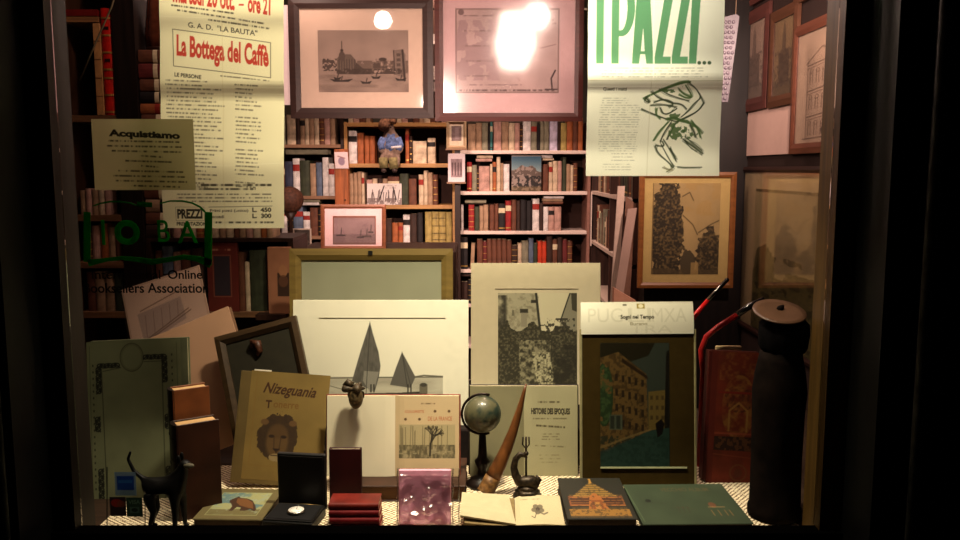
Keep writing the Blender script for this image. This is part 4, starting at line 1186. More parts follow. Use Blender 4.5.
b = MB(); b.tube([Vector((0, 0, 0))]+[p-foot for p in pp], 0.0075, 12); b.build('shaft', mat('dark_red_lacquer', (140, 24, 24), 0.3), t)
b = MB(); b.tube([pp[-1]-foot, P(750, 306, 2.17)-foot, P(764, 299, 2.17)-foot], [0.008, 0.009, 0.007], 12); b.build('grip', RBK, t)

# ---- white leaflet edge behind the vase, loose papers
B = Board(801, 806.5, 1.90, PZ, 372, math.radians(2), turn=math.radians(40))
t = T('leaflet', 'narrow white leaflet standing on edge behind the carved vase', 'leaflet', B.M)
MB().box(0, B.w, 0, 0.001, 0, B.h*0.88).build('sheet', mat('white_leaf', (222, 216, 208), 0.8), t)
B = Board(716, 742, 2.17, PZ, 346, math.radians(4))
o = MB().box(0, B.w, 0, 0.010, 0, B.h, bev=0.002).build('booklet', mat('pale_booklet', (170, 146, 108), 0.8)); o.matrix_world = B.M
props(o, 'pale booklet whose top shows behind the tall red and gold book', 'booklet')

# ---- left side: big ornamented album
B = Board(98, 194, 1.968, PZ, 341, math.radians(9), roll=math.radians(2.5))
t = T('album', 'tall grey-green album with a black ornamental border around a round medallion', 'album', B.M)
book_board(t, B.w, B.h, 0.018, mat('grey_green_cloth', (102, 104, 78), 0.7, var=0.12, scale=18))
I = Ink(93, 342, 187, 505, 2.0, (112, 114, 84)); I.mottle(24, 0.1)
k_ = (28, 28, 20); n2 = I.fbm(2.5)
I.ring(138, 359, 11.5, 14, 0.8, (60, 60, 40), 0.9); I.ring(138, 359, 10, 12.5, 0.5, (80, 80, 54), 0.8)
for (x0_, y0_, x1_, y1_) in ((104, 364, 125, 369), (150, 357, 172, 362), (102, 368, 107, 394), (168, 360, 173, 385), (97, 418, 108, 432), (168, 418, 176, 432), (101, 470, 108, 500), (168, 470, 175, 500)):
    nn = int(max(x1_-x0_, y1_-y0_)/4)+1
    for q_ in range(nn):
        u_ = (q_+0.5)/nn
        xc, yc = ((x0_+x1_)/2, y0_+(y1_-y0_)*u_) if y1_-y0_ > x1_-x0_ else (x0_+(x1_-x0_)*u_, (y0_+y1_)/2)
        I.ring(xc, yc, 2.3, 2.0, 1.1, k_, 0.95); I.line([(xc-2.4, yc+2.2*(-1)**q_), (xc+2.4, yc-2.2*(-1)**q_)], 1.3, k_, 0.9); I.ell(xc+1.2*(-1)**q_, yc, 0.9, 0.9, k_)
I.line([(107.5, 370), (110, 505)], 0.8, (50, 50, 34), 0.9); I.line([(168, 366), (168, 505)], 0.8, (50, 50, 34), 0.9)
I.line([(109, 372), (127, 369)], 0.6, (50, 50, 34)); I.line([(150, 364), (168, 364)], 0.6, (50, 50, 34))
for k in range(20): I.ell(99, 366+k*6.5, 0.8, 1.2, (56, 56, 38)); I.ell(178, 358+k*6.5, 0.8, 1.2, (56, 56, 38))
I.line([(96, 346), (96, 505)], 0.5, (70, 70, 48)); I.line([(183, 346), (183, 505)], 0.5, (70, 70, 48))
B.put(I, 'cover_print', t, CLOTHP, y=-0.0004)

def solid_book(name, label, x, y, z, rz, w, h, d, cov, spine, tilt=0.0):
    """standing book seen from its corner: spine (local -x end), cover (local -y face)"""
    M = Matrix.Translation((x, y, z)) @ Matrix.Rotation(rz, 4, 'Z') @ Matrix.Rotation(tilt, 4, 'Y')
    t = T(name, label, 'book', M)
    b = MB(); b.box(0, w, 0, 0.003, 0, h, bev=0.001); b.box(0, w, d-0.003, d, 0, h, bev=0.001); b.build('cover', cov, t)
    MB().box(0.002, w-0.004, 0.0032, d-0.0032, 0.003, h-0.004).build('pages', mat('warm_page_edges', (176, 140, 96), 0.85, var=0.12, stretch=(1, 40, 1), scale=8), t)
    b = MB(); n = 8
    pts = [(0.002-0.008*math.sin(math.pi*k/n), d/2-d/2*math.cos(math.pi*k/n)) for k in range(n+1)]
    b.prismz(pts+[(0.004, d), (0.004, 0)], 0, h)
    for q in (0.15, 0.38, 0.62, 0.85): b.prismz([(x_*1.25, y_) for x_, y_ in pts]+[(0.004, d), (0.004, 0)], h*q, h*q+0.004)
    b.build('spine', spine, t)
    return t
SPK = mat('black_spine_leather', (22, 15, 12), 0.4, var=0.3)
solid_book('leather_book', 'orange-brown book with a dark spine standing before the grey-green album', Xat(174, 1.90, 1.0), 1.893, PZ, math.radians(33), 0.085, Zat(390, 1.90)-PZ, 0.040, mat('orange_boards', (112, 60, 28), 0.55, var=0.25, scale=14), SPK)
solid_book('leather_book', 'thick dark brown book standing behind the black dog figurine', Xat(176, 1.83, 0.95), 1.830, PZ, math.radians(33), 0.098, Zat(426, 1.83)-PZ, 0.045, mat('chestnut_boards', (52, 25, 12), 0.5, var=0.3, scale=14), SPK)

# ---- black dog figurine
def skin(name, verts, edges, radii, m, parent, sub=2):
    me = bpy.data.meshes.new(name); me.from_pydata(verts, edges, [])
    o = bpy.data.objects.new(name, me); COL.objects.link(o)
    md = o.modifiers.new('s', 'SKIN'); md.use_smooth_shade = True
    for i, r in enumerate(radii):
        rr = r if hasattr(r, '__len__') else (r, r)
        me.skin_vertices[0].data[i].radius = rr
    me.skin_vertices[0].data[0].use_root = True
    sb = o.modifiers.new('u', 'SUBSURF'); sb.levels = sub; sb.render_levels = sub
    dg = bpy.context.evaluated_depsgraph_get()
    nm = bpy.data.meshes.new_from_object(o.evaluated_get(dg)); nm.name = name
    o.modifiers.clear(); o.data = nm; bpy.data.meshes.remove(me)
    nm.materials.clear(); nm.materials.append(m)
    nm.polygons.foreach_set('use_smooth', [True]*len(nm.polygons))
    o.parent = parent
    return o
Yd = 1.788; c = Vector((Xat(165, Yd, 0.8), Yd, PZ)); s = Yd*1.06/F
t = T('dog_figurine', 'black iron dog figurine with a raised curved tail and a pale muzzle', 'figurine', Matrix.Translation(c))
IRON = mat('black_iron_cast', (11, 10, 9), 0.5, metal=0.3, var=0.4, scale=60)
V = [(-12, 0, 47), (2, 0, 45), (12, 0, 48), (19, 0, 60), (21, 0, 69), (28, -2, 66),     # rump, belly, chest, neck, head, muzzle
     (-20, 0, 52), (-29, 0, 60), (-34, 0, 72), (-31, 0, 80),                               # tail
     (-13, -5, 33), (-9, -5, 20), (-13, -5, 8), (-13, -5, 2), (-9, -7, 1.6),               # near hind leg
     (-14, 5, 33), (-10, 5, 20), (-15, 5, 8), (-15, 5, 2), (-11, 6, 1.6),
     (12, -5, 32), (12, -5, 17), (11, -5, 2.5), (15, -7, 1.8), (15, 5, 32), (16, 5, 17), (17, 5, 2.5), (21, 4, 1.8)]
E = [(0, 1), (1, 2), (2, 3), (3, 4), (4, 5), (0, 6), (6, 7), (7, 8), (8, 9), (0, 10), (10, 11), (11, 12), (12, 13), (13, 14), (0, 15), (15, 16), (16, 17), (17, 18), (18, 19),
     (2, 20), (20, 21), (21, 22), (22, 23), (2, 24), (24, 25), (25, 26), (26, 27)]
R = [9, 8.5, 11, 6, 6, 3.4, 2.5, 2, 1.6, 1.2, 6, 3.4, 2.2, 2.0, 1.8, 6, 3.4, 2.2, 2.0, 1.8, 5, 3, 2.2, 2, 5, 3, 2.2, 2]
skin('body', [(x*s, y*s*1.2, z*s) for x, y, z in V], E, [r*s for r in R], IRON, t)
b = MB(); b.blob((27*s, -5*s, 67*s), (5.5*s, 3*s, 2.6*s), 12, 8); b.build('muzzle', mat('pale_grey_paint', (84, 78, 62), 0.6, var=0.3), t)
for sg in (-1, 1):
    b = MB(); b.blob((17*s, sg*4.6*s, 73*s), (2.2*s, 1.4*s, 4.4*s), 10, 8); b.build('ear', IRON, t)

# ---- pale portfolio sheets leaning at the far corner
def sheet_board(name, label, cat, B, th, m, ink=None, root=None):
    t = T(name, label, cat, B.M)
    MB().box(0, B.w, 0, th, 0, B.h, bev=0.0008).build('board', m, t)
    return t
PINKB = mat('pinkish_card', (196, 158, 138), 0.7, var=0.06, scale=10)
def tilted(TL, TR, dn, Y, lean, Lh=None):
    """board hung from two top corners seen in the photo, running down by Lh"""
    a, c = P(*TL, Y), P(*TR, Y)
    x = (c-a).normalized(); up = Vector((0, math.sin(lean), math.cos(lean)))
    M = frameM(a, x, z=up); up2 = Vector((M[0][2], M[1][2], M[2][2]))
    Lh = (a.z-PZ-0.001)/up2.z
    o = a-up2*Lh
    return frameM(o, x, z=up), (c-a).length, Lh
M, w, h = tilted((121, 290), (199, 265), None, 2.46, math.radians(20))
t = T('portfolio_plate', 'large pinkish engraving of a palace in a clear sleeve, tilted behind the album', 'print', M)
MB().box(0, w, 0, 0.003, 0, h, bev=0.0008).build('mount', PINKB, t)
I = Ink(0, 0, 82, 140, 1.6, (216, 178, 160)); I.mottle(30, 0.04)
bn = (110, 80, 66)
I.poly([(10, 24), (58, 20), (60, 40), (12, 52)], (166, 138, 132), 0.7)
for p in (((14, 22), (60, 14)), ((14, 48), (64, 32)), ((12, 50), (66, 34)), ((16, 70), (78, 46)), ((14, 74), (80, 50)), ((8, 80), (50, 74))): I.line(p, 0.9, bn, 0.8)
for k in range(5): I.line([(16+k*9, 46-k*2.6), (18+k*9, 27-k)], 0.6, bn, 0.6)
I.poly([(6, 60), (22, 56), (26, 72), (20, 84), (8, 82)], (206, 186, 160), 0.8); I.mix((I.fbm(5) > 0.56)*I.rectm(4, 56, 40, 92), bn, 0.4)
I.build('print', flatfn(0.006, w-0.006, 0.006, h-0.006, -0.0006), PR, t)
MB().box(-0.004, w+0.004, -0.0024, -0.0018, -0.002, h+0.004).build('sleeve', glassy('clear_sleeve', 0.09, 0.14, bump=0.12), t)
M, w, h = tilted((150, 338), (228, 306), None, 2.34, math.radians(20))
t = T('portfolio_plate', 'plain pinkish backing card tilted just in front of the palace engraving', 'card', M)
MB().box(0.0, w, 0, 0.003, 0, h, bev=0.0008).build('card', mat('tan_card', (160, 122, 96), 0.75, var=0.06, scale=10), t)
MB().box(-0.008, w+0.006, 0.0045, 0.0055, 0.004, h-0.004).build('backing_sheet', mat('dark_tan_card', (120, 88, 66), 0.75), t)

# ---- tilted dark empty frame
M, w, h = tilted((216, 338), (297, 316), None, 2.26, math.radians(18))
t = T('blank_picture', 'tilted empty dark wooden frame behind the lion book', 'frame', M)
bars(w, h, 0.026, -0.018, 0.0, 0.005).build('frame', wood('walnut_frame', (58, 42, 25), 0.4, 'x', 0.2), t)
MB().box(0.018, w-0.018, -0.006, -0.002, 0.018, h-0.018).build('backing', mat('dark_olive_board', (34, 30, 18), 0.8), t)
b = MB(); b.tube([(w*0.42, -0.010, h-.055), (w*0.44, -0.016, h-.042), (w*0.5, -0.018, h-.048), (w*0.5, -0.014, h-.07), (w*0.46, -0.012, h-.08)], [0.007, 0.010, 0.011, 0.009, 0.004], 10); b.build('corner_ornament', mat('brown_gesso', (66, 36, 22), 0.5, var=0.3), t)
# ================================================================== THE SHOP BEHIND
PAL = {'c': ((204, 180, 150), 'cream'), 'w': ((222, 212, 206), 'white'), 't': ((164, 132, 104), 'tan'), 'b': ((104, 62, 44), 'brown'),
       'd': ((58, 38, 30), 'dark brown'), 'r': ((146, 34, 34), 'red'), 'k': ((34, 28, 28), 'black'), 'g': ((132, 126, 104), 'grey-green'),
       'o': ((164, 92, 52), 'orange-brown'), 'n': ((54, 58, 78), 'navy'), 'u': ((92, 104, 124), 'blue-grey'), 'y': ((168, 146, 84), 'olive-yellow'),
       'p': ((184, 142, 128), 'dusty pink'), 'G': ((58, 62, 44), 'dark green'), 'L': ((196, 186, 206), 'lilac-white'), 'm': ((104, 40, 38), 'maroon'),
       'v': ((196, 62, 34), 'vermilion'), 'q': ((58, 110, 108), 'teal')}
ORD = ['first', 'second', 'third', 'fourth', 'fifth', 'sixth', 'seventh', 'eighth', 'ninth', 'tenth', 'eleventh', 'twelfth', 'thirteenth', 'fourteenth', 'fifteenth', 'sixteenth',
       'seventeenth', 'eighteenth', 'nineteenth', 'twentieth', 'twenty-first', 'twenty-second', 'twenty-third', 'twenty-fourth', 'twenty-fifth', 'twenty-sixth', 'twenty-seventh', 'twenty-eighth', 'twenty-ninth', 'thirtieth']
SPM = {k: mat('spine_' + v[1].replace(' ', '_').replace('-', '_'), v[0], 0.6, var=0.28, scale=26) for k, v in PAL.items()}
GILT = mat('gilt_line', (190, 150, 80), 0.35, metal=0.6, var=0.2)
LAB = {'c': mat('cream_spine_label', (214, 196, 160), 0.7), 'r': mat('red_spine_label', (150, 44, 34), 0.6), 'k': mat('black_spine_label', (34, 26, 24), 0.6)}
def book_mesh(w, h, d, code, style):
    b = MB(); n = 5
    bul = min(0.006, w*0.3)
    arc = [(w/2-w/2*math.cos(math.pi*k/n), bul-bul*math.sin(math.pi*k/n)) for k in range(n+1)]
    bd = min(0.003, w*0.2)
    b.prismz(arc+[(w, d), (w-bd, d), (w-bd, bul+0.002), (bd, bul+0.002), (bd, d), (0, d)], 0, h, 0)
    b.box(bd, w-bd, bul+0.0021, d-0.004, 0.002, h-0.004, 1)
    def band(z0, z1, mi, k=0.0006):
        vs = [(x, y-k, z0) for x, y in arc]+[(x, y-k, z1) for x, y in arc]
        m_ = n+1
        b.add(vs, [(i, i+1, m_+i+1, m_+i) for i in range(n)], mi)
    if style == 1:
        for q in (0.14, 0.34, 0.56, 0.8): band(h*q, h*q+0.004, 2, 0.0012)
    if style in (2, 3): band(h*0.66, h*0.84, 3)
    if style == 3: band(h*0.08, h*0.12, 2)
    if style == 4:
        band(h*0.9, h*0.92, 2); band(h*0.55, h*0.72, 3)
    me = bpy.data.meshes.new('book'); me.from_pydata(b.v, [], b.f)
    me.materials.append(SPM[code]); me.materials.append(PAPER); me.materials.append(GILT if code in 'bdkrmGno' else SPM['d'])
    me.materials.append(LAB['c'] if code in 'bdkrmGnvq' else (LAB['r'] if random.random() < 0.5 else LAB['k']))
    me.polygons.foreach_set('material_index', b.m); me.update()
    return me
def size_word(h): return 'tall' if h > 0.205 else ('short' if h < 0.155 else 'mid-height')
def add_book(M, w, h, d, code, label, group, style=None, name='book'):
    if style is None: style = random.choice([0, 0, 0, 0, 1, 1, 0, 3]) if code not in 'wcLtpg' else random.choice([0, 0, 0, 0, 0, 2])
    o = bpy.data.objects.new(name, book_mesh(w, h, d, code, style)); COL.objects.link(o)
    o.matrix_world = M
    return props(o, label, 'book', group)
def lbl(code, h, where, k, frm, extra=''):
    s = '%s %s book on %s, %s from %s' % (size_word(h), PAL[code][1], where, ORD[k], frm)
    return s if len(s.split()) <= 16 else s.split(' ', 1)[1]
def row(spec, px0, Y, Z, where, frm, group, depth=0.16):
    """spec: 'code:width:height[:tilt]' in photograph pixels; '_:w' leaves a gap"""
    px = px0; k = 0; sc = Y/F
    for tok in spec.split():
        f = tok.split(':'); code = f[0]; wpx = float(f[1])
        if code != '_':
            h = float(f[2])*sc; w = wpx*sc*0.955; tilt = math.radians(float(f[3])) if len(f) > 3 else 0
            x = (px-480)*sc
            dep = min(depth, h*0.72)
            M = Matrix.Translation((x if tilt >= 0 else x, Y+random.random()*0.006, Z+(abs(w*math.sin(tilt)) if tilt > 0 else 0)+0.0003)) @ Matrix.Rotation(tilt, 4, 'Y')
            add_book(M, w, h, dep, code, lbl(code, h, where, k, frm), group)
            k += 1
        px += wpx
def pile(spec, px0, px1, Y, Z, where, group, depth=0.13, name='book'):
    """books lying flat on top of the row"""
    sc = Y/F
    for k, tok in enumerate(spec.split()):
        code, hp = tok.split(':'); t_ = float(hp)*sc
        w = (px1-px0)*sc; x = (px0-480)*sc + random.uniform(-1, 1)*sc
        M = Matrix.Translation((x, Y+0.004, Z+t_*0.97)) @ Matrix.Rotation(math.pi/2, 4, 'Y')
        add_book(M, t_*0.95, w, min(depth, w*0.8), code, '%s book lying flat %s, %s up' % (PAL[code][1], where, ORD[k]), group, 0)
        Z += t_
# ------------------------------------------------------------------ bookcases
WSH = mat('white_shelf_paint', (220, 198, 186), 0.5, var=0.06, scale=10)
PINE = wood('pine_shelf', (178, 132, 80), 0.5, 'x', 0.15)
TANW = wood('tan_shelf', (140, 104, 78), 0.5, 'x', 0.15)
DKBK = mat('dark_case_back', (46, 28, 22), 0.9)
YB = 4.97
def case(name, label, pxl, pxr, rows_, m_edge, m_side, Yf=YB, dp=0.27, top=None, th=0.02, wl=0.018):
    """bookcase with one child per shelf board; rows_ = photograph rows where books stand"""
    X0, X1 = (pxl-480)/F*Yf, (pxr-480)/F*Yf
    Z = [Zat(r, Yf) for r in rows_]
    zt = (Zat(top, Yf) if top is not None else Z[0])
    t = T(name, label, 'bookcase', Matrix.Translation((X0, Yf, 0)))
    for x0, x1 in ((0, wl), (X1-X0-wl, X1-X0)):
        MB().box(x0, x1, 0, dp, 0, zt, bev=0.001).build('side_panel', m_side, t)
    MB().box(wl, X1-X0-wl, dp-0.008, dp, 0, zt).build('back_panel', DKBK, t)
    for z in Z:
        MB().box(wl+0.0004, X1-X0-wl-0.0004, 0, dp-0.009, z-th, z, bev=0.0015).build('shelf', m_edge, t)
    return t, Z
caseR, ZR = case('bookcase', 'bookcase with white shelf edges beneath the framed map', 456, 590, [150.5, 191.5, 231, 269.5, 304, 345, 390], WSH, mat('pinkish_case_side', (150, 106, 92), 0.6), top=121)
caseC, ZC = case('bookcase', 'pine bookcase beneath the Venetian engraving, a cloth doll sitting on it', 345.5, 455.5, [122.5, 163.5, 205, 245, 285, 330], PINE, PINE, top=122, th=0.024)
caseL, ZL = case('bookcase', 'tan-shelved bookcase partly hidden by the tall playbill', 205, 345, [144.5, 196, 236, 278, 320], TANW, DARKW, top=112)
WR = 'the %s white shelf'
rA = 'the topmost white-edged shelf'; fr = 'the small prints'
row('t:8:26 t:6:27 g:6:27 k:2:24 q:2.5:28 _:1 p:8:28 t:7:28 c:6:27 p:5:27 d:3:25 w:8:30 g:6:28 k:3:26 g:4:29 g:5:30 _:.5 L:8:31 d:3:28 y:6:27 o:6:33 b:5:31 o:5:32', 468, YB+0.012, ZR[0], rA, fr, 'books on the topmost white-edged shelf')
row('r:5:29 g:5:26 d:2:22 p:11:25 c:2.5:27 o:4:29 c:4:34 t:3:28 w:6:27 _:33 b:6:27 c:4:29 c:5:30 p:4:30 _:.5 G:4:34 t:4:27 c:3:26 b:4:28', 467, YB+0.012, ZR[1], 'the second white-edged shelf', fr, 'books on the second white-edged shelf')
pile('p:3 c:3.2', 476, 492, YB+0.012, ZR[1]+29.5*YB/F, 'across the second white-edged row', 'books laid over the second white-edged row')
pile('c:2.5 w:3', 542, 553, YB+0.012, ZR[1]+30.5*YB/F, 'over the row beside the landscape card', 'books laid beside the landscape card')
row('w:2.5:26 _:5 r:6:26 G:5:24 t:4:25 t:5:26 _:1 b:5:26 b:4:27 k:7:27 r:6:30 b:5:31 d:4:30 k:6:31 k:6:30 w:7:32 d:4:28 w:5:24 p:6:24 p:7:24', 461, YB+0.012, ZR[2], 'the third white-edged shelf', fr, 'books on the third white-edged shelf')
pile('g:3.2', 466, 487, YB+0.012, ZR[2]+27.5*YB/F, 'over the red volume of the third row', 'book laid over the third row')
pile('b:2.6 t:3 w:2.4', 543, 563, YB+0.012, ZR[2]+26.5*YB/F, 'over the pale volumes of the third row', 'books laid over the pale volumes')
row('k:8:32 _:2 t:4:26:3 _:3 b:6:30 m:4:28 b:5:30 b:5:30 b:5:30 b:5:30 b:5:29 d:6:24 c:4:26 g:7:28 u:5:31 G:4:26 v:4.5:28 v:4.5:28 d:6:33 b:5:30 d:5:32 m:5:30 b:5:28', 460, YB+0.012, ZR[3], 'the fourth white-edged shelf', fr, 'books on the fourth white-edged shelf')
row('d:7:22 k:6:24 b:7:25 d:8:24 k:7:26', 461, YB+0.012, ZR[4], 'the fifth white-edged shelf', fr, 'books on the fifth white-edged shelf')
pile('d:2.4', 462, 478, YB+0.012, ZR[4]+27.5*YB/F, 'across the fifth white-edged row', 'books laid over the fifth row')
# centre case
fr = 'the wooden post'
row('c:5:29 p:6:30 b:6:28 t:5:30 _:26 c:5:27 p:6:26 d:5:28 b:6:27 t:5:28 c:6:26 b:6:28 d:5:27 p:7:27 d:5:28', 350, YB+0.012, ZC[0], 'top of the pine bookcase', fr, 'books on top of the pine bookcase')
row('w:8.5:32 o:6.5:30 _:.5 o:5:27 o:5.5:27 _:29 _:1 o:4:34 d:3:27 _:.5 c:14:22 _:.5 c:8:25', 350, YB+0.012, ZC[1], 'the doll shelf of the pine bookcase', fr, 'books on the doll shelf')
row('t:4:31 t:4:32 t:4:33 c:3:32 _:2 p:6:25 c:5:26 d:5:26 t:5:26 b:12:28 G:9:31 b:8:26 _:2 c:5:30 c:4:34 t:5:32 b:5:30', 350, YB+0.012, ZC[2], 'the pine shelf under the doll', fr, 'books on the pine shelf under the doll')
row('d:7:28 b:7:28 d:7:26 o:6:22 o:5:22 w:7:30 d:7:31 k:6:32 _:2 y:7:33 y:7:33 y:7:33 y:6:33', 371, YB+0.012, ZC[3], 'the lowest pine shelf', fr, 'books on the lowest pine shelf')
# left case
fr = 'the playbill'
row('G:9:30 g:8:28 _:1 c:9:29 d:4:26 t:5:28 c:4:28 t:5:29 c:5:30 b:5:27 p:6:31 t:5:30', 271, YB+0.012, ZL[0], 'the top tan shelf', fr, 'books on the top tan shelf')
row('b:8:32 n:8:34 w:7:37 G:10:35 t:6:32 u:6:33 _:.5 w:6:38 w:6:32', 278, YB+0.012, ZL[1], 'the middle tan shelf', fr, 'books on the middle tan shelf')
pile('g:5', 288, 330, YB+0.012, ZL[1]+41*YB/F, 'above the middle tan row', 'board above the middle tan row')
row('w:6:30 k:6:27 u:10:29 w:7:24 b:8:28 k:9:26', 281, YB+0.012, ZL[2], 'the lower tan shelf', fr, 'books on the lower tan shelf')
pile('w:3 g:3', 297, 320, YB+0.012, ZL[2]+30.5*YB/F, 'on the lower tan row', 'papers laid on the lower tan row')
row('b:9:30 d:9:32 k:8:30 b:9:31', 281, YB+0.012, ZL[3], 'the lowest tan shelf', fr, 'books on the lowest tan shelf')

# ------------------------------------------------------------------ wooden post with a paper tag
xp0, xp1 = P(334, 150, 4.86).x, P(347.5, 150, 4.86).x
t = T('wooden_post', 'orange wooden post standing between the tan and the pine bookcases', 'post', Matrix.Translation((xp0, 4.86, 0)))
MB().box(0, xp1-xp0, 0, 0.06, 0, Zat(149, 4.86), bev=0.002).build('shaft', wood('orange_wood', (170, 96, 54), 0.5), t)
b = MB(); b.blob((( xp1-xp0)*0.75, -0.0005, Zat(200, 4.86)), 0.005, 8, 6); b.build('bolt', mat('dark_bolt', (40, 28, 22)), t)
I = Ink(335, 152, 347, 168, 2.0, (222, 200, 200)); I.ell(341, 161, 3, 4, (120, 96, 120), 0.7); I.line([(338, 156), (344, 158)], 1, (150, 110, 110))
a_, c_ = P(334.5, 168.5, 4.845), P(347.5, 152, 4.845)
t = T('paper_tag', 'white paper tag pinned near the top of the wooden post', 'tag')
I.build('sheet', (lambda a, c: lambda u, v: (a.x+(c.x-a.x)*u+0.006*v, 4.848-0.006*np.sin(v*2), c.z+(a.z-c.z)*v))(a_, c_), PR, t)

# ------------------------------------------------------------------ the two large framed pictures
RB = wood('red_brown_frame', (70, 30, 24), 0.4, 'x', 0.15)
DB2 = wood('dark_brown_frame', (44, 26, 21), 0.45, 'x', 0.2)
def hang(pl, pr, Y, yt, yb, lean=0.0):
    """matrix of a hanging picture from its photo rectangle"""
    zb = Zat(yb, Y); return stand(pl, pr, Y, zb, yt, lean)
def wires(t, w, h, zt, y=0.004):
    zz = 2.94-zt
    b = MB()
    for x in (w*0.25, w*0.75): b.tube([(x, y, h-0.03), (x, y, zz)], 0.0012, 6)
    b.build('hanging_wire', mat('steel_wire', (90, 80, 70), 0.4, metal=0.8), t)
Y1 = 4.30
M, w, h = hang(288.5, 433, Y1, -2, 118.5)
I = Ink(317, 30, 408, 92, 2.0, (140, 120, 108))
n1, n2, n3 = I.fbm(9), I.fbm(3.5), I.fbm(2, 3)
I.mottle(16, 0.08); I.mix(((I.Y < 50)).astype(float)*np.clip((50-I.Y)/22, 0, 1), (126, 108, 98), 0.5)
k_ = (58, 46, 40)
I.mix((I.Y > 74)*np.clip(I.fbm(3, 3, 5)*2-0.6, 0, 1), (104, 88, 78), 0.6)
# distant shore, domes and quays
I.mix((I.Y > 60)*(I.Y < 74)*(np.abs(I.X-382) < 26)*(n2 > 0.36), (92, 76, 66), 0.85)
I.poly([(336, 74), (336, 58), (340, 54), (350, 54), (355, 60), (357, 74)], (92, 78, 68)); 
for k in range(7): I.line([(338+k*2.6, 59), (338+k*2.6, 72)], 0.7, k_, 0.8)
I.ell(341, 56, 3.2, 5, (80, 66, 58)); I.line([(341, 52), (341, 41)], 0.9, k_, 0.9); I.ell(341, 50, 1.6, 1.4, k_)
I.mix((I.X > 321)*(I.X < 336)*(I.Y > 58)*(I.Y < 71)*(n3 > 0.45), k_, 0.8)
I.poly([(355, 62), (362, 68), (372, 74), (352, 74)], (70, 58, 50)); I.mix((I.X > 372)*(I.X < 394)*(I.Y > 58)*(I.Y < 68)*(n2 > 0.5), k_, 0.6); I.ell(382, 59, 4, 1.8, k_, 0.9)
I.poly([(393, 50), (401, 49), (405, 54), (405, 78), (393, 74)], (110, 94, 84)); I.line([(393, 50), (394, 74)], 1, k_); I.line([(402, 50), (404, 80)], 2.2, k_)
for k in range(4): I.rect(396, 53+k*5, 400, 56+k*5, (70, 58, 50), 0.8)
I.mix((I.Y > 68)*(I.Y < 74)*(n3 > 0.42)*(I.X > 335)*(I.X < 402), k_, 0.75)
for (x_, y_, l_) in ((340, 80, 12), (365, 82, 6), (375, 77, 5), (400, 79, 6), (336, 78, 4)):
    I.poly([(x_-l_, y_-1.5), (x_-l_*0.6, y_+1.6), (x_+l_*0.6, y_+1.6), (x_+l_, y_-1.5), (x_, y_)], (44, 36, 32)); I.line([(x_, y_), (x_+1, y_-4)], 1.2, k_, 0.8)
sx = lambda px: (px-288.5)/(433-288.5); sy = lambda py: (py+2)/(120.5)
t = framed('framed_engraving', 'large framed engraving of boats before a domed quay, in a pale mount', M, w, h, w*sx(299), DB2, mat('pinkish_mount', (196, 172, 154), 0.85, var=0.03), I, (sx(317), sy(30), sx(408), sy(92)))
wires(t, w, h, M.translation.z)
M, w, h = hang(434.5, 584, Y1, -12, 121.5, math.radians(0.0))
I = Ink(455, 8, 560, 93, 1.8, (176, 150, 146)); I.mottle(20, 0.08)
n1, n2 = I.fbm(8), I.fbm(3); k_ = (96, 74, 72)
I.line([(456, 9), (559, 9), (559, 92), (456, 92), (456, 9)], 1.2, (120, 96, 92), 0.8)
I.mix((I.X < 500)*(n1 > 0.44)*(I.Y > 20)*(I.Y < 80), (150, 122, 124), 0.7)
for k in range(5): I.lines(463, 14+k*15, 500-k*2, 17+k*15, 1, k_, 0.5)
I.lines(534, 18, 558, 25, 2, k_, 0.6); I.line([(500, 20), (512, 40), (508, 60), (520, 80)], 1, (140, 112, 110)); I.line([(512, 40), (540, 48), (556, 44)], 0.8, (140, 112, 110))
I.line([(556, 70), (552, 78), (553, 88)], 1.6, (70, 52, 52)); I.line([(546, 89), (558, 89)], 1.2, (70, 52, 52)); I.ell(461, 12, 3, 3, k_, 0.7)
I.lines(458, 88, 556, 92, 1, (80, 60, 60), 0.8, th=1.8, ragged=0); I.lines(466, 82, 530, 87, 1, k_, 0.5)
sx = lambda px: (px-434.5)/(584-434.5); sy = lambda py: (py+12)/(133.5)
t = framed('framed_map', 'large red-brown framed old map with a pink mount reflecting the lamp', M, w, h, w*sx(443), RB, mat('pink_mount', (206, 172, 172), 0.85, var=0.03), I, (sx(455), sy(8), sx(560), sy(93)))
[c_ for c_ in t.children if c_.name.startswith('glass')][0].data.materials[0] = glassy('map_glass', 0.09, 0.115)
wires(t, w, h, M.translation.z)
M, w, h = hang(205, 287.5, Y1, 5, 105)
t = T('mounted_print', 'pale mounted sheet whose edge shows beside the tall playbill', 'print', M)
MB().box(0, w, 0, 0.004, 0, h, bev=0.0008).build('mount', mat('lilac_mount', (204, 186, 186), 0.85, var=0.03), t)
wires(t, w, h, M.translation.z, 0.006)
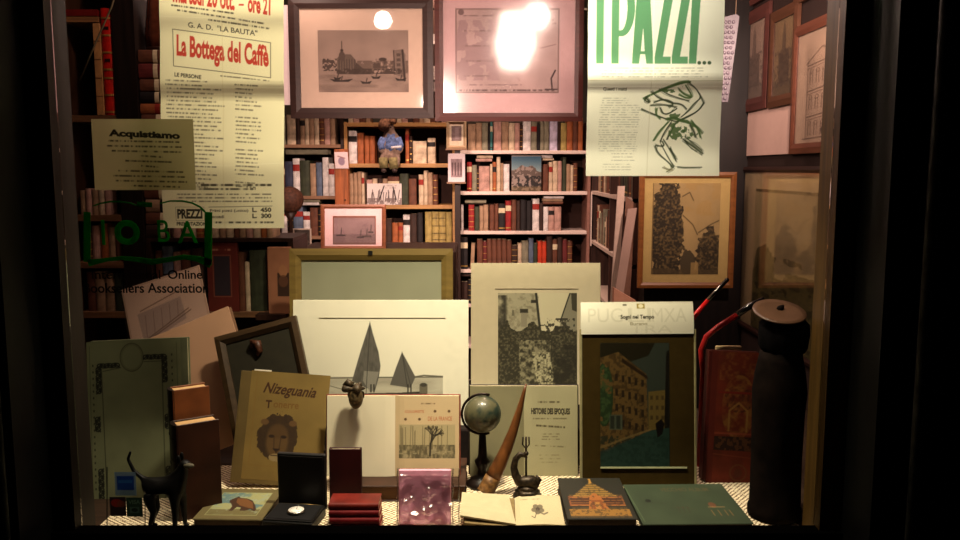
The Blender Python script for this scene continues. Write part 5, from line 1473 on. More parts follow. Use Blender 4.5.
# upright between them with little paper labels
MB_ = MB().box(P(424, 60, 4.6).x, P(442, 60, 4.6).x, 4.60, 4.66, Zat(117, 4.6), 2.94)
struct('column', MB_, wood('dark_upright', (58, 36, 26), 0.5))
struct('beam', MB().box(-1.6, 0.70, 4.60, 4.66, Zat(8, 4.6), 2.4), mat('dark_olive_beam', (54, 48, 36), 0.8, var=0.1))
for (y0, y1, ds) in ((34, 44, 'greyish paper label high on the upright between the framed pictures'), (66, 79.5, 'bright white lined paper label on the upright between the framed pictures'), (82, 91.5, 'lowest grey paper label on the upright between the framed pictures')):
    a_, c_ = P(429.5, y1, 4.596), P(438.5, y0, 4.596)
    I = Ink(429, y0, 438.5, y1, 2.0, (222, 208, 196) if y0 == 66 else (158, 144, 136)); 
    if y0 == 66: I.lines(431, 68, 437, 78, 4, (90, 60, 60), 0.5, ragged=0)
    else: I.rect(429, y1-3, 439, y1, (196, 180, 172))
    o = I.build('paper_label', (lambda a, c: lambda u, v: (a.x+(c.x-a.x)*u, 4.598+0*u, c.z+(a.z-c.z)*v))(a_, c_), PR, None)
    props(o, ds, 'label')

# ------------------------------------------------------------------ small framed pictures among the shelves
def small_pic(name, label, pl, pr, Y, Z, yt, fwpx, fm, mount, ink, pic, lean=0.06, glass=True, cat='picture', deep=0.012):
    M, w, h = stand(pl, pr, Y, Z, yt, lean)
    yb = pyof(Y, Z)
    L = ((pic[0]-pl)/(pr-pl), (pic[1]-yt)/(yb-yt), (pic[2]-pl)/(pr-pl), (pic[3]-yt)/(yb-yt))
    return framed(name, label, M, w, h, w*fwpx/(pr-pl), fm, mount, ink, L, glass, deep, cat)
I = Ink(451, 122, 462, 140, 2.2, (110, 92, 90)); I.mottle(6, 0.3); I.rect(455, 124, 459, 138, (150, 130, 130), 0.6)
Yp = 4.78
small_pic('framed_print', 'tiny pale-framed print above a second tiny print beside the pine bookcase', 446.5, 466.5, Yp, Zat(148.5, Yp), 120.5, 3, wood('pale_gilt_frame', (166, 140, 108), 0.4, 'x', 0.1), mat('cream_card', (206, 186, 160), 0.85), I, (451.5, 126, 461.5, 141), glass=False)
I = Ink(446, 108, 466, 119, 2.0, (196, 150, 140)); I.ell(456, 113, 7, 2, (226, 190, 184), 0.8)
o = MB().box(P(447, 120, Yp).x, P(466, 120, Yp).x, Yp, Yp+0.004, Zat(119.8, Yp), Zat(110.5, Yp), bev=0.0008).build('pink_card', mat('pink_card_paper', (206, 156, 148), 0.8)); props(o, 'small pink card standing on the tiny pale-framed print', 'card')
M, w, h = stand(448, 465, Yp, Zat(182, Yp), 153.5, 0.05)
t = T('small_print', 'small white print of an arcade hanging beneath the tiny pale-framed one', 'print', M)
MB().box(0, w, 0, 0.004, 0, h, bev=0.0006).build('mount', mat('lilac_card', (214, 196, 198), 0.85, var=0.03), t)
I = Ink(451, 159, 462, 177, 2.2, (150, 126, 128)); I.mottle(5, 0.25)
for k in range(4): I.line([(452.5+k*2.8, 163), (452.5+k*2.8, 175)], 1.0, (80, 60, 62))
I.build('print', flatfn(w*0.17, w*0.83, h*0.17, h*0.81, -0.0008), PR, t)
b = MB().box(P(454.5, 150, Yp).x, P(460, 150, Yp).x, Yp+0.012, Yp+0.10, 0, Zat(118, Yp)); struct('column', b, DARKW)
o = MB().box(P(446, 150, Yp).x, P(467, 150, Yp).x, Yp-0.03, Yp+0.0115, Zat(150.2, Yp), Zat(148.6, Yp)).build('ledge', TANW); props(o, 'narrow ledge holding the tiny pale-framed print', 'ledge')
o = MB().box(P(447, 183, Yp).x, P(466, 183, Yp).x, Yp-0.03, Yp+0.0115, Zat(183.6, Yp), Zat(182.1, Yp)).build('ledge', TANW); props(o, 'narrow ledge holding the small arcade print', 'ledge')
# landscape card
Yc = YB-0.028
M, w, h = stand(511.5, 541.5, Yc+0.030, ZR[1], 155.5, 0.0); M.translation.y = Yc+0.03; M.translation.z += 0.0005
t = T('landscape_card', 'small unframed painting of pale rocks under a deep blue sky on the shelf', 'painting', M)
MB().box(0, w, 0, 0.004, 0, h, bev=0.0006).build('board', mat('brown_board', (110, 84, 66), 0.8), t)
I = Ink(511.5, 154, 541.5, 193, 2.4, (74, 70, 66)); n1, n2 = I.fbm(6), I.fbm(2.5)
tt = np.clip((I.Y-154)/16, 0, 1)[..., None]; I.c = np.array((38, 70, 92.))*(1-tt)+np.array((130, 150, 152.))*tt
rk = (I.Y > 169-4*np.sin((I.X-516)/7)+(n1-0.5)*8)
I.mix(rk.astype(float), (98, 84, 76)); I.mix(rk*(n2 > 0.52), (168, 150, 140), 0.7); I.mix(rk*(I.Y > 176)*(n2 < 0.46), (36, 34, 34), 0.8); I.mix((I.Y > 188)*1.0, (120, 100, 70), 0.6)
I.line([(512, 154.5), (541, 154.5)], 0.8, (120, 110, 100)); I.build('painting', flatfn(0.001, w-0.001, 0.001, h-0.001, -0.0006), PRG, t)
# white drawing card in the pine case
M, w, h = stand(367, 401.5, YB+0.002, ZC[2]+0.0005, 183.5, 0.0)
t = T('drawing_card', 'white card with black tree strokes leaning on the pine shelf under the doll', 'card', M)
MB().box(0, w, 0, 0.003, 0, h).build('board', mat('white_card', (216, 204, 198), 0.8), t)
I = Ink(367, 183.5, 401.5, 205, 2.4, (218, 206, 200)); 
for k in range(14):
    x_ = 370+k*2.1+random.random(); I.line([(x_, 202), (x_+random.uniform(-2, 2), 193-random.random()*4)], 0.7, (70, 56, 54), 0.9)
I.line([(379, 200), (384, 186)], 1.1, (46, 36, 36)); I.line([(396, 200), (393, 187)], 1.1, (46, 36, 36)); I.mix((I.Y > 198)*(I.fbm(3) > 0.45)*1.0, (110, 92, 88), 0.7); I.lines(385, 184.5, 397, 189, 2, (160, 140, 136), 0.6)
I.build('drawing', flatfn(0.0005, w-0.0005, 0.0005, h-0.0005, -0.0006), PR, t)
# small photograph low on the tan shelf
I = Ink(295, 230, 309, 248, 2.0, (54, 44, 38)); I.mottle(6, 0.3); I.rect(295, 240, 309, 243, (96, 78, 68), 0.6)
o_ = small_pic('framed_photograph', 'tiny dark photograph with a pale rim standing in front of the lower tan shelf', 293, 311.5, 4.6, Zat(250, 4.6), 228.5, 1.6, mat('pale_rim', (176, 156, 140), 0.5), mat('dark_card', (60, 46, 40)), I, (295, 230.5, 309.5, 248), glass=False)
o = MB().box(P(270, 250, 4.6).x, P(330, 250, 4.6).x, 4.56, 4.84, 0, Zat(250, 4.6), bev=0.003).build('low_cabinet', DARKW); props(o, 'low dark cabinet in front of the tan-shelved bookcase', 'cabinet')
# pink mount picture on the dark cabinet
Yk = 3.22
zc = Zat(250, Yk)
o = MB().box(P(296, 250, Yk).x, P(456, 250, Yk).x, Yk-0.06, Yk+0.35, 0, zc, bev=0.004).build('dark_cabinet', DARKW); props(o, 'dark wooden cabinet behind the olive frame, a boat picture standing on it', 'cabinet')
I = Ink(333, 216, 375, 244, 2.2, (120, 96, 96)); I.mottle(14, 0.12); I.line([(333, 216.7), (375, 216.7), (375, 243.3), (333, 243.3), (333, 216.7)], 2.2, (104, 60, 46))
I.mix((I.Y > 234)*1.0, (96, 76, 76), 0.7); 
for (x_, y_, l_) in ((341, 235, 4), (360, 237, 3), (366, 236, 4), (370, 232, 2)): I.line([(x_-l_, y_), (x_+l_, y_)], 1.4, (52, 40, 40)); I.line([(x_, y_), (x_+.5, y_-7)], 0.9, (60, 46, 46))
small_pic('framed_picture', 'small framed harbour picture with a broad pink mount in front of the pine bookcase', 321, 386, Yk, zc+0.0003, 204.5, 4, wood('thin_brown_frame', (112, 66, 44), 0.35, 'x', 0.15), mat('pink_mount', (206, 172, 172)), I, (333, 216, 376, 244.5), lean=0.10)

# ------------------------------------------------------------------ cloth doll sitting on the pine shelf
c = P(391, 165, 4.945); c.z = ZC[1]+3.0*4.9/F
t = T('cloth_doll', 'soft cloth doll in a blue jacket sitting on the pine shelf, legs dangling', 'doll', Matrix.Translation(c))
s = 0.83*4.9/F
FB = mat('doll_cloth', (136, 112, 98), 0.95, var=0.3, scale=50)
skin('body', [(0, 0, 5*s), (1*s, 0, 14*s), (0, -2*s, 27*s), (-1*s, -3*s, 35*s), (-2*s, -4*s, 43*s),
              (-8*s, -9*s, 3*s), (-9*s, -12*s, -3*s), (-9*s, -12*s, -8*s), (8*s, -9*s, 3*s), (8*s, -12*s, -3*s), (7*s, -12*s, -9*s),
              (-9*s, -3*s, 23*s), (-12*s, -7*s, 13*s), (-6*s, -10*s, 9*s), (9*s, -3*s, 23*s), (13*s, -6*s, 14*s), (8*s, -10*s, 8*s)],
     [(0, 1), (1, 2), (2, 3), (3, 4), (0, 5), (5, 6), (6, 7), (0, 8), (8, 9), (9, 10), (2, 11), (11, 12), (12, 13), (2, 14), (14, 15), (15, 16)],
     [x*s for x in (9, 10, 8, 4.5, 9, 5, 4.2, 4, 5, 4.2, 4, 4.5, 4, 3.2, 4.5, 4, 3.2)], FB, t)
b = MB(); b.lathe([(9*s, 11*s), (10*s, 17*s), (9.5*s, 25*s), (7*s, 31*s), (4*s, 33*s)], cx=1*s, cy=-2*s, seg=28, wob=lambda a, z: 0.12*math.sin(a*6+z*90))
b.tube([(-8*s, -6*s, 26*s), (-11*s, -8*s, 19*s), (-9*s, -11*s, 13*s)], [4.6*s, 4.4*s, 3.6*s], 12)
b.tube([(9*s, -6*s, 26*s), (12*s, -8*s, 18*s), (10*s, -11*s, 12*s)], [4.6*s, 4.4*s, 3.6*s], 12); b.build('jacket', mat('blue_print_cloth', (92, 108, 150), 0.9, var=0.4, scale=70), t)
b = MB(); b.blob((-6*s, -5*s, 42*s), (8*s, 8*s, 8.5*s), 18, 12, fn=lambda d: 1+0.08*math.sin(d.x*17)*math.sin(d.z*15)); b.blob((3*s, -5*s, 46*s), (5*s, 6*s, 4*s), 14, 8); b.build('hair', mat('brown_wool', (120, 84, 62), 0.95, var=0.4, scale=90, bump=0.7), t)
b = MB()
for x_ in (0, 4.4): b.blob((x_*s-0.5*s, -11.6*s, 41.5*s), 0.9*s, 8, 6)
b.blob((1.5*s, -12*s, 39*s), 1.2*s, 8, 6); b.build('face_features', mat('dark_thread', (52, 30, 26)), t)
b = MB(); b.tube([(2*s, -14.5*s, 15*s), (14*s, -12.5*s, 16*s)], 1.6*s, 8); b.build('sash', mat('white_ribbon', (206, 196, 196)), t)
b = MB(); b.tube([(-8*s, -13*s, 3*s), (-7*s, -14*s, -9*s)], 5.4*s, 12); b.tube([(4*s, -13*s, 3*s), (5*s, -14*s, -10*s)], 5.4*s, 12); b.build('trousers', mat('olive_print_cloth', (128, 116, 76), 0.9, var=0.3, scale=60), t)
b = MB()
for x_ in (-7, 6): b.blob((x_*s, -16*s, -12*s), (3.4*s, 5*s, 2.6*s), 12, 8)
b.build('shoes', mat('dark_felt', (60, 46, 42)), t)

# ------------------------------------------------------------------ brown ball on a box near the playbill
c = P(290, 200, 4.2)
t = T('wooden_ball', 'dark brown woven ball on a stand beside the lower edge of the playbill', 'ball', Matrix.Translation(c))
b = MB(); b.blob((0, 0, 0), 0.068, 28, 18, fn=lambda d: 1+0.012*math.sin(d.z*40)); b.build('ball', mat('brown_weave', (74, 44, 30), 0.7, var=0.35, scale=70, bump=0.5), t)
b = MB(); b.lathe([(0.07, 0.002-c.z), (0.06, 0.02-c.z), (0.012, 0.06-c.z), (0.010, -0.10), (0.035, -0.062)], seg=20); b.build('stand', DARKW, t)

# ------------------------------------------------------------------ corner shelving along the far wall
Xs = 0.66
SW2 = mat('pale_shelf_paint', (200, 176, 160), 0.5, var=0.06)
def xY(px): return Xs*F/(px-480)/CT
t = T('bookcase', 'side bookcase receding along the wall towards the tree etching', 'bookcase', Matrix.Translation((Xs, 3.62, 0)))
L = 4.95-3.62
zs = [1.90, 1.67, 1.425, 1.135, 0.86, 0.55]
for z in zs: MB().box(0.0, 0.28, 0.0, L, z-0.02, z, bev=0.0015).build('shelf', SW2, t)
for y0 in (0.0, 0.62, L-0.018): MB().box(0.002, 0.28, y0 if y0 == 0 else y0, y0+0.018, 0, 2.1).build('side_panel', wood('dark_side_panel', (60, 38, 30)), t)
MB().box(0.281, 0.289, 0, L, 0, 2.1).build('back_panel', DKBK, t)
b = MB().box(-0.006, -0.0005, L-0.05, L-0.026, 1.1, 1.42); b.build('edge_strip', WSH, t)
def side_row(spec, Y0, Z, where, group, xoff=0.015):
    y = Y0; k = 0
    for tok in spec.split():
        f = tok.split(':'); code = f[0]; wd_ = float(f[1])/1000
        if code != '_':
            hh = float(f[2])/1000
            M = Matrix.Translation((Xs+xoff, y+wd_, Z+0.0003)) @ Matrix.Rotation(-math.pi/2, 4, 'Z')
            add_book(M, wd_*0.95, hh, min(0.17, hh*0.75), code, lbl(code, hh, where, k, 'the near panel'), group); k += 1
        y += wd_
def rnd(n, pal, lo, hi, wl=22, wh=40):
    return ' '.join('%s:%d:%d' % (random.choice(pal), random.randint(wl, wh), random.randint(lo, hi)) for _ in range(n))
random.seed(21)
side_row(rnd(17, 'obtpdo', 170, 200), 3.66, zs[1], 'the upper near side shelf', 'books on the upper side shelf, near bay')
side_row(rnd(16, 'obtdbo', 180, 215), 4.29, zs[0], 'the high side shelf', 'books on the high side shelf, far bay')
side_row(rnd(16, 'obtpd', 170, 200), 4.29, zs[1], 'the upper side shelf, far bay', 'books on the upper side shelf, far bay')
side_row(rnd(9, 'dkGb', 170, 218, 30, 50), 3.70, zs[2], 'the middle near side shelf', 'books on the middle side shelf, near bay')
side_row(rnd(16, 'gtdbc', 150, 200), 4.29, zs[2], 'the middle side shelf, far bay', 'books on the middle side shelf, far bay')
side_row(rnd(16, 'gcdbk', 160, 220), 4.29, zs[3], 'the lower side shelf, far bay', 'books on the lower side shelf, far bay')
side_row(rnd(16, 'dbkob', 160, 200), 3.66, zs[4], 'the low near side shelf', 'books on the low side shelf, near bay')
# crumpled papers on the near bay shelf
b = MB(); nx = 14; rr = random.Random(4)
vs = [(0.03+0.2*i/(nx-1), 0.05+0.4*j/(nx-1), 0.004+0.05*rr.random()*math.sin(math.pi*i/(nx-1))*math.sin(math.pi*j/(nx-1))+0.02*math.sin(math.pi*i/(nx-1))*math.sin(math.pi*j/(nx-1))) for j in range(nx) for i in range(nx)]
b.add(vs, [(j*nx+i, j*nx+i+1, (j+1)*nx+i+1, (j+1)*nx+i) for j in range(nx-1) for i in range(nx-1)])
o = b.build('crumpled_paper', mat('grey_paper', (186, 164, 152), 0.8, var=0.1)); o.location = (Xs, 3.66, zs[3]); props(o, 'crumpled grey wrapping paper lying on the lower side shelf', 'paper')
# tall boards leaning beside it
o = MB().box(0.46, 0.655, 3.20, 3.455, 0, 0.98, bev=0.003).build('wooden_crate', wood('crate_wood', (92, 56, 40), 0.6)); props(o, 'wooden crate on the floor under the leaning boards', 'crate')
def leaning_board(label, TL, TR, BL, Y, m, th=0.004):
    a, c, d_ = P(*TL, Y), P(*TR, Y), P(*BL, Y)
    up = (a-d_); d_ = a-up*((a.z-0.9803)/up.z); up = a-d_
    # sheared outline pushed back to a real thickness
    t = T('leaning_board', label, 'board', Matrix.Translation(d_))
    b = MB(); wv = c-a; b.prism([(0, 0), (wv.x, 0), (wv.x+up.x, up.z+wv.z), (up.x, up.z)], 0, th); b.build('board', m, t)
    return t
leaning_board('pale grey-pink board leaning between the side bookcase and the etching', (628, 209), (637, 208), (615, 292), 3.36, mat('grey_pink_board', (150, 122, 110), 0.7, var=0.08, scale=8), 0.012)
leaning_board('tall narrow pale slat standing behind the grey-pink board', (618, 186), (625, 186), (613, 262), 3.41, mat('pale_slat', (172, 148, 134), 0.7, var=0.08), 0.012)
leaning_board('brown batten leaning behind the pale slat', (626, 196), (636, 204), (622, 262), 3.435, mat('brown_slat', (110, 76, 60), 0.7), 0.006)
M = Matrix.Translation(P(614, 289, 3.15)) @ Matrix.Rotation(math.radians(28), 4, 'Y')
t = T('pink_box', 'pinkish wooden box corner showing behind the white folded card', 'box', Matrix.Translation((P(614, 300, 3.15).x, 3.15, 0)))
zz = Zat(288, 3.15)
b = MB(); b.hexa([(0, 0, 0), (0.085, 0, 0), (0.085, 0.04, 0), (0, 0.04, 0), (0, 0, zz), (0.085, 0, zz-0.05), (0.085, 0.04, zz-0.05), (0, 0.04, zz)]); b.build('box_body', mat('pinkish_wood', (186, 130, 108), 0.6, var=0.08), t)

# ------------------------------------------------------------------ tree etching on the pier
Ye = 3.40
M, w, h = hang(639, 736, Ye, 172, 287.5)
I = Ink(653, 183, 721, 274, 2.2, (150, 128, 84)); n1, n2, n3 = I.fbm(14), I.fbm(4), I.fbm(1.8, 2)
I.mottle(20, 0.08)
k_ = (34, 28, 18)
tr = ((I.X-668)/17)**2+((I.Y-232)/54)**2 + (n2-0.5)*1.0 < 1
I.mix(tr.astype(float), k_, 0.92); I.mix(tr*soft(n3, 0.5), (112, 92, 54), 0.75)
tr = ((I.X-712)/14)**2+((I.Y-262)/34)**2 + (n2-0.5)*1.1 < 1
I.mix(tr.astype(float), k_, 0.9); I.mix(tr*soft(n3, 0.5), (112, 92, 54), 0.75)
tr = ((I.X-690)/8)**2+((I.Y-262)/12)**2 + (n2-0.5)*0.9 < 1
I.mix(tr.astype(float), (54, 46, 30), 0.85)
I.mix((I.Y > 266+n1*6)*1.0, (70, 58, 36), 0.8); I.mix((I.Y > 262)*(np.abs(I.X-697) < 4)*1.0, (150, 124, 74), 0.8)
I.mix((n1 > 0.6)*(I.Y < 215)*(I.X > 686)*1.0, (150, 122, 70), 0.5)
for p in (((684, 215), (694, 224), (699, 234)), ((700, 232), (712, 224), (720, 220)), ((683, 196), (690, 192), (694, 200))): I.line(p, 1.2, (76, 62, 36), 0.8)
I.line([(653.5, 183), (653.5, 274)], 1, (110, 90, 52)); I.line([(653, 181), (721, 181)], 1, (110, 90, 52), 0.6)
sx = lambda px: (px-639)/(736-639); sy = lambda py: (py-172)/(115.5)
framed('framed_etching', 'wood-framed etching of dark trees with an ochre mount, hung on the pier', M, w, h, w*sx(644.5), wood('honey_frame', (112, 68, 32), 0.4, 'x', 0.15), mat('ochre_mount', (172, 148, 92), 0.85, var=0.04), I, (sx(653), sy(183), sx(721), sy(274)), deep=0.018)

# ------------------------------------------------------------------ pictures along the wall of frames
XW = 1.104
def wall_pic(label, pl, pr, yt_near, yb_near, fwpx, fm, mount, ink, pic, deep=0.016, name='framed_print', inner=None):
    """picture on the side wall: pl/pr = far and near edge columns; rows measured at its near edge"""
    def yat(px, z=1.6):
        return ((XW-0.001)*F/(px-480)+(z-CZ)*ST)/CT
    Yn, Yf_ = yat(pr), yat(pl)
    zt, zb = Zat(yt_near, Yn), Zat(yb_near, Yn)
    w, h = Yf_-Yn, zt-zb
    M = frameM(Vector((XW-0.001, Yf_, zb)), Vector((0, -1, 0)), z=Vector((0, 0, 1)))
    return framed(name, label, M, w, h, fwpx, fm, mount, ink, pic, True, deep)
PB = wood('purple_brown_frame', (84, 46, 40), 0.4, 'x', 0.15)
MB2 = wood('mid_brown_frame', (84, 52, 34), 0.4, 'x', 0.15)
PKM = mat('grey_pink_mount', (214, 186, 170), 0.85, var=0.04)
def towers(I, seed, base, ink_):
    random.seed(seed); n1, n2 = I.fbm(10), I.fbm(3, 3)
    I.mottle(14, 0.08)
    W, H = I.x1, I.y1
    I.mix((I.Y > H*0.72+n1*8)*1.0, base, 0.5)
    I.poly([(W*.25, H*.8), (W*.25, H*.45), (W*.4, H*.42), (W*.42, H*.2), (W*.5, H*.06), (W*.58, H*.2), (W*.6, H*.4), (W*.8, H*.44), (W*.8, H*.8)], ink_, 0.55)
    I.mix((n2 > 0.55)*(I.Y > H*.4)*(I.Y < H*.85)*1.0, ink_, 0.5)
    for k in range(9): I.line([(W*.28+k*W*.06, H*.48), (W*.28+k*W*.06, H*.76)], 0.8, ink_, 0.6)
    return I
I = towers(Ink(0, 0, 40, 90, 1.6, (182, 152, 132)), 1, (96, 78, 64), (92, 70, 58))
wall_pic('framed print of a hazy tower, farthest along the frame-covered wall', 738, 766.5, 0.5, 108, 0.05, PB, PKM, I, (0.17, 0.10, 0.84, 0.93))
I = towers(Ink(0, 0, 40, 80, 1.6, (156, 126, 88)), 2, (84, 64, 44), (76, 54, 38))
wall_pic('framed sepia print of a church spire between two other frames on the wall', 768, 795, -1, 103, 0.04, MB2, mat('sepia_mount', (180, 148, 110), 0.85), I, (0.15, 0.08, 0.86, 0.93))
I = Ink(0, 0, 46, 120, 1.7, (224, 192, 164)); I.mottle(20, 0.05); k_ = (120, 92, 76)
for j in range(3):
    y_ = 34+j*26; I.line([(12, y_+4), (44, y_)], 1.2, k_, 0.8); I.line([(12, y_+7), (44, y_+3)], 0.7, k_, 0.7)
    for k in range(4): I.line([(15+k*7.5, y_+10), (15+k*7.5, y_+22)], 1.0, k_, 0.8); I.line([(18+k*7.5, y_+10), (18+k*7.5, y_+22)], 0.7, k_, 0.7); I.ring(16.5+k*7.5, y_+10, 1.8, 2, 0.7, k_, 0.7)
I.line([(10, 36), (28, 22), (44, 30)], 1.0, k_, 0.9); I.line([(12, 30), (12, 112)], 0.9, k_, 0.7); I.ell(32, 104, 1.6, 3, (70, 50, 44)); I.line([(8, 112), (46, 110)], 1.2, k_, 0.8)
wall_pic('framed engraving of a columned palace front, nearest frame to the window', 792, 838, 7, 152, 0.035, wood('red_umber_frame', (98, 56, 40), 0.4, 'x', 0.15), mat('peach_mount', (230, 198, 170), 0.85), I, (0.12, 0.05, 0.95, 0.95))
I = Ink(0, 0, 30, 12, 1.2, (190, 156, 142))
wall_pic('framed pink print above the hazy tower print', 720, 764, -70, -4, 0.03, PB, PKM, I, (0.1, 0.1, 0.9, 0.9))
I = Ink(0, 0, 30, 12, 1.2, (180, 156, 132))
wall_pic('framed pale print above the columned palace engraving', 790, 838, -80, -20, 0.03, MB2, PKM, I, (0.1, 0.1, 0.9, 0.9))
M = frameM(Vector((XW-0.0015, 3.46, Zat(154, 2.98))), Vector((0, -1, 0)), z=Vector((0, 0, 1)))
o = MB().box(0, 0.56, -0.004, 0.001, 0, 0.195, bev=0.001).build('blank_mount', mat('pink_grey_card', (196, 164, 152), 0.85, var=0.03)); o.matrix_world = M
props(o, 'blank pale pink mount fixed below the tower and spire prints', 'card')
I = Ink(0, 0, 60, 150, 1.8, (184, 164, 120)); I.mottle(24, 0.08); n1, n2, n3 = I.fbm(16), I.fbm(6), I.fbm(2.5)
I.rect(0, 0, 60, 3, (110, 94, 62)); fo = (I.Y > 92-20*n1) ; I.mix(fo.astype(float), (92, 84, 46), 0.85); I.mix(fo*(n3 > 0.5), (124, 112, 62), 0.6); I.mix(fo*(n2 > 0.58), (54, 50, 28), 0.7)
I.mix((I.Y > 66)*(I.Y < 92)*(n2 > 0.6)*1.0, (96, 84, 50), 0.7); I.mix(((I.X-12)/10)**2+((I.Y-80)/22)**2+(n2-.5) < 1, (84, 76, 42), 0.8)
wall_pic('large framed landscape print with hazy greenery, low on the wall of frames', 745, 832, 166, 372, 0.022, wood('black_brown_frame', (48, 28, 22), 0.45, 'x', 0.15), mat('straw_mount', (212, 186, 140), 0.85, var=0.04), I, (0.20, 0.13, 0.95, 0.97))

# bubble-wrapped parcel hanging beside the theatre poster
M, w, h = hang(711, 739.5, 2.86, 14, 102)
o_w = w
t = T('wrapped_parcel', 'thin parcel in lilac-grey bubble wrap hanging next to the theatre poster', 'parcel', M)
b = MB(); b.prism([(0, 0), (w*0.70, 0.0), (w*0.72, 0.01), (w, h*0.97), (w*0.9, h), (0, h*0.93)], 0, 0.03); b.build('wrap', mat('lilac_wrap', (54, 46, 54), 0.5, var=0.3, scale=14, bump=0.8), t)
b = MB(); rr = random.Random(8)
for j in range(16):
    for i in range(3):
        u = 0.45+i*0.14+(j % 2)*0.07; v = 0.04+j*0.058
        if u < 0.70+0.28*v-0.03: b.blob((w*u, 0.0, h*v), (0.006, 0.003, 0.006), 8, 6)
b.build('bubbles', mat('clear_bubble', (66, 58, 66), 0.3), t)
b = MB(); b.tube([(w*0.9, 0.01, h), (w*0.9, 0.01, 2.94-M.translation.z)], 0.001, 6); b.build('hanging_string', mat('string', (120, 100, 80)), t)

# ------------------------------------------------------------------ the near corner behind the notice: cabinet, folios, rows
Yl = 2.86
def lx_(px, Y=Yl): return P(px, 170, Y).x
t = T('wooden_cabinet', 'open dark cabinet with a red top rail behind the notice', 'cabinet', Matrix.Translation((lx_(62), Yl, 0)))
W_ = lx_(141)-lx_(62)
z0, z1 = Zat(115, Yl), Zat(9, Yl)
DW2 = wood('cabinet_brown', (70, 44, 28), 0.5)
MB().box(W_-0.075, W_, 0, 0.22, 0, 2.4).build('side_post', wood('black_brown_post', (30, 20, 15), 0.45), t)
MB().box(0, 0.03, 0, 0.22, 0, 2.4).build('side_post', DW2, t)
MB().box(0.03, W_-0.076, 0.21, 0.218, 0, 2.4).build('back_panel', mat('dark_olive_panel', (38, 34, 24), 0.9), t)
for r_ in (115.5, 215, 262, 312): MB().box(0.0305, W_-0.0765, 0, 0.209, Zat(r_, Yl)-0.022, Zat(r_, Yl), bev=0.001).build('shelf', wood('cabinet_shelf', (120, 84, 56), 0.5, 'x'), t)
MB().box(0.0305, lx_(106)-lx_(62), -0.001, 0.209, Zat(22, Yl), Zat(16.5, Yl)).build('rail', wood('tan_rail', (150, 104, 64), 0.5, 'x'), t)
MB().box(0.0305, lx_(106)-lx_(62), -0.003, 0.209, Zat(16, Yl), Zat(9.5, Yl)).build('rail', mat('red_rail', (110, 20, 16), 0.5), t)
t = T('red_folio', 'very tall red leather folio standing in the cabinet above the notice', 'book', Matrix.Translation((lx_(107.5), Yl+0.002, z0+0.0004)))
hh = Zat(8, Yl)-z0
b = MB(); w_ = lx_(117.5)-lx_(107.5); n = 8
b.prismz([(w_/2-w_/2*math.cos(math.pi*k/n), 0.008-0.008*math.sin(math.pi*k/n)) for k in range(n+1)]+[(w_, 0.19), (0, 0.19)], 0, hh); b.build('binding', mat('scarlet_leather', (196, 32, 20), 0.35, var=0.25, scale=30), t)
b = MB()
for q_ in (0.02, 0.18, 0.34, 0.42, 0.58, 0.74, 0.90): b.prismz([(w_/2-w_/2*1.04*math.cos(math.pi*k/n), 0.007-0.009*math.sin(math.pi*k/n)) for k in range(n+1)], hh*q_, hh*q_+0.006)
b.build('spine_band', GILT, t)
b = MB(); b.box(w_*0.3, w_*0.8, -0.0012, 0.001, hh*0.50, hh*0.53); b.box(w_*0.3, w_*0.8, -0.0012, 0.001, hh*0.80, hh*0.83); b.build('stamp', mat('black_tooling', (40, 12, 10)), t)
t = T('folio', 'tall pale vellum folio pressed against the red folio in the cabinet', 'book', Matrix.Translation((lx_(100), Yl+0.002, z0+0.0004)))
w_ = lx_(107)-lx_(100); hh = Zat(23, Yl)-z0
MB().box(0, w_, 0, 0.18, 0, hh, bev=0.001).build('binding', mat('vellum', (178, 128, 78), 0.6, var=0.15), t)
b = MB()
for q_ in (0.2, 0.4, 0.6, 0.8): b.box(0.001, w_-0.001, -0.001, 0.002, hh*q_, hh*q_+0.003)
b.build('spine_band', mat('brown_tooling', (110, 66, 40)), t)
# strap hanging across the cabinet
b = MB(); b.tube([P(80, 80, Yl-0.012), P(96, 42, Yl-0.012), P(112, 6, Yl-0.012), P(117, -12, Yl-0.012)], 0.003, 6); o = b.build('slanting_strap', mat('olive_cord', (96, 84, 60))); props(o, 'thin olive strap slanting across the cabinet front', 'strap')
# row lower in the cabinet
def near_row(spec, px0, Y, Z, where, frm, group, depth=0.16):
    row(spec, px0, Y, Z, where, frm, group, depth)
near_row('t:6:24 p:6:26 t:7:25 c:6:26 p:6:24 _:1', 80, Yl+0.012, Zat(215, Yl), 'the cabinet shelf under the notice', 'the window jamb', 'books under the notice')
near_row('b:8:34 p:8:36 o:8:38 t:7:34 b:7:36', 82, Yl+0.012, Zat(262, Yl), 'the cabinet shelf behind the green emblem', 'the window jamb', 'books behind the green emblem')
near_row('b:9:40 t:10:41 t:9:39 G:8:38', 82, Yl+0.012, Zat(312, Yl), 'the lowest cabinet shelf', 'the window jamb', 'books on the lowest cabinet shelf')
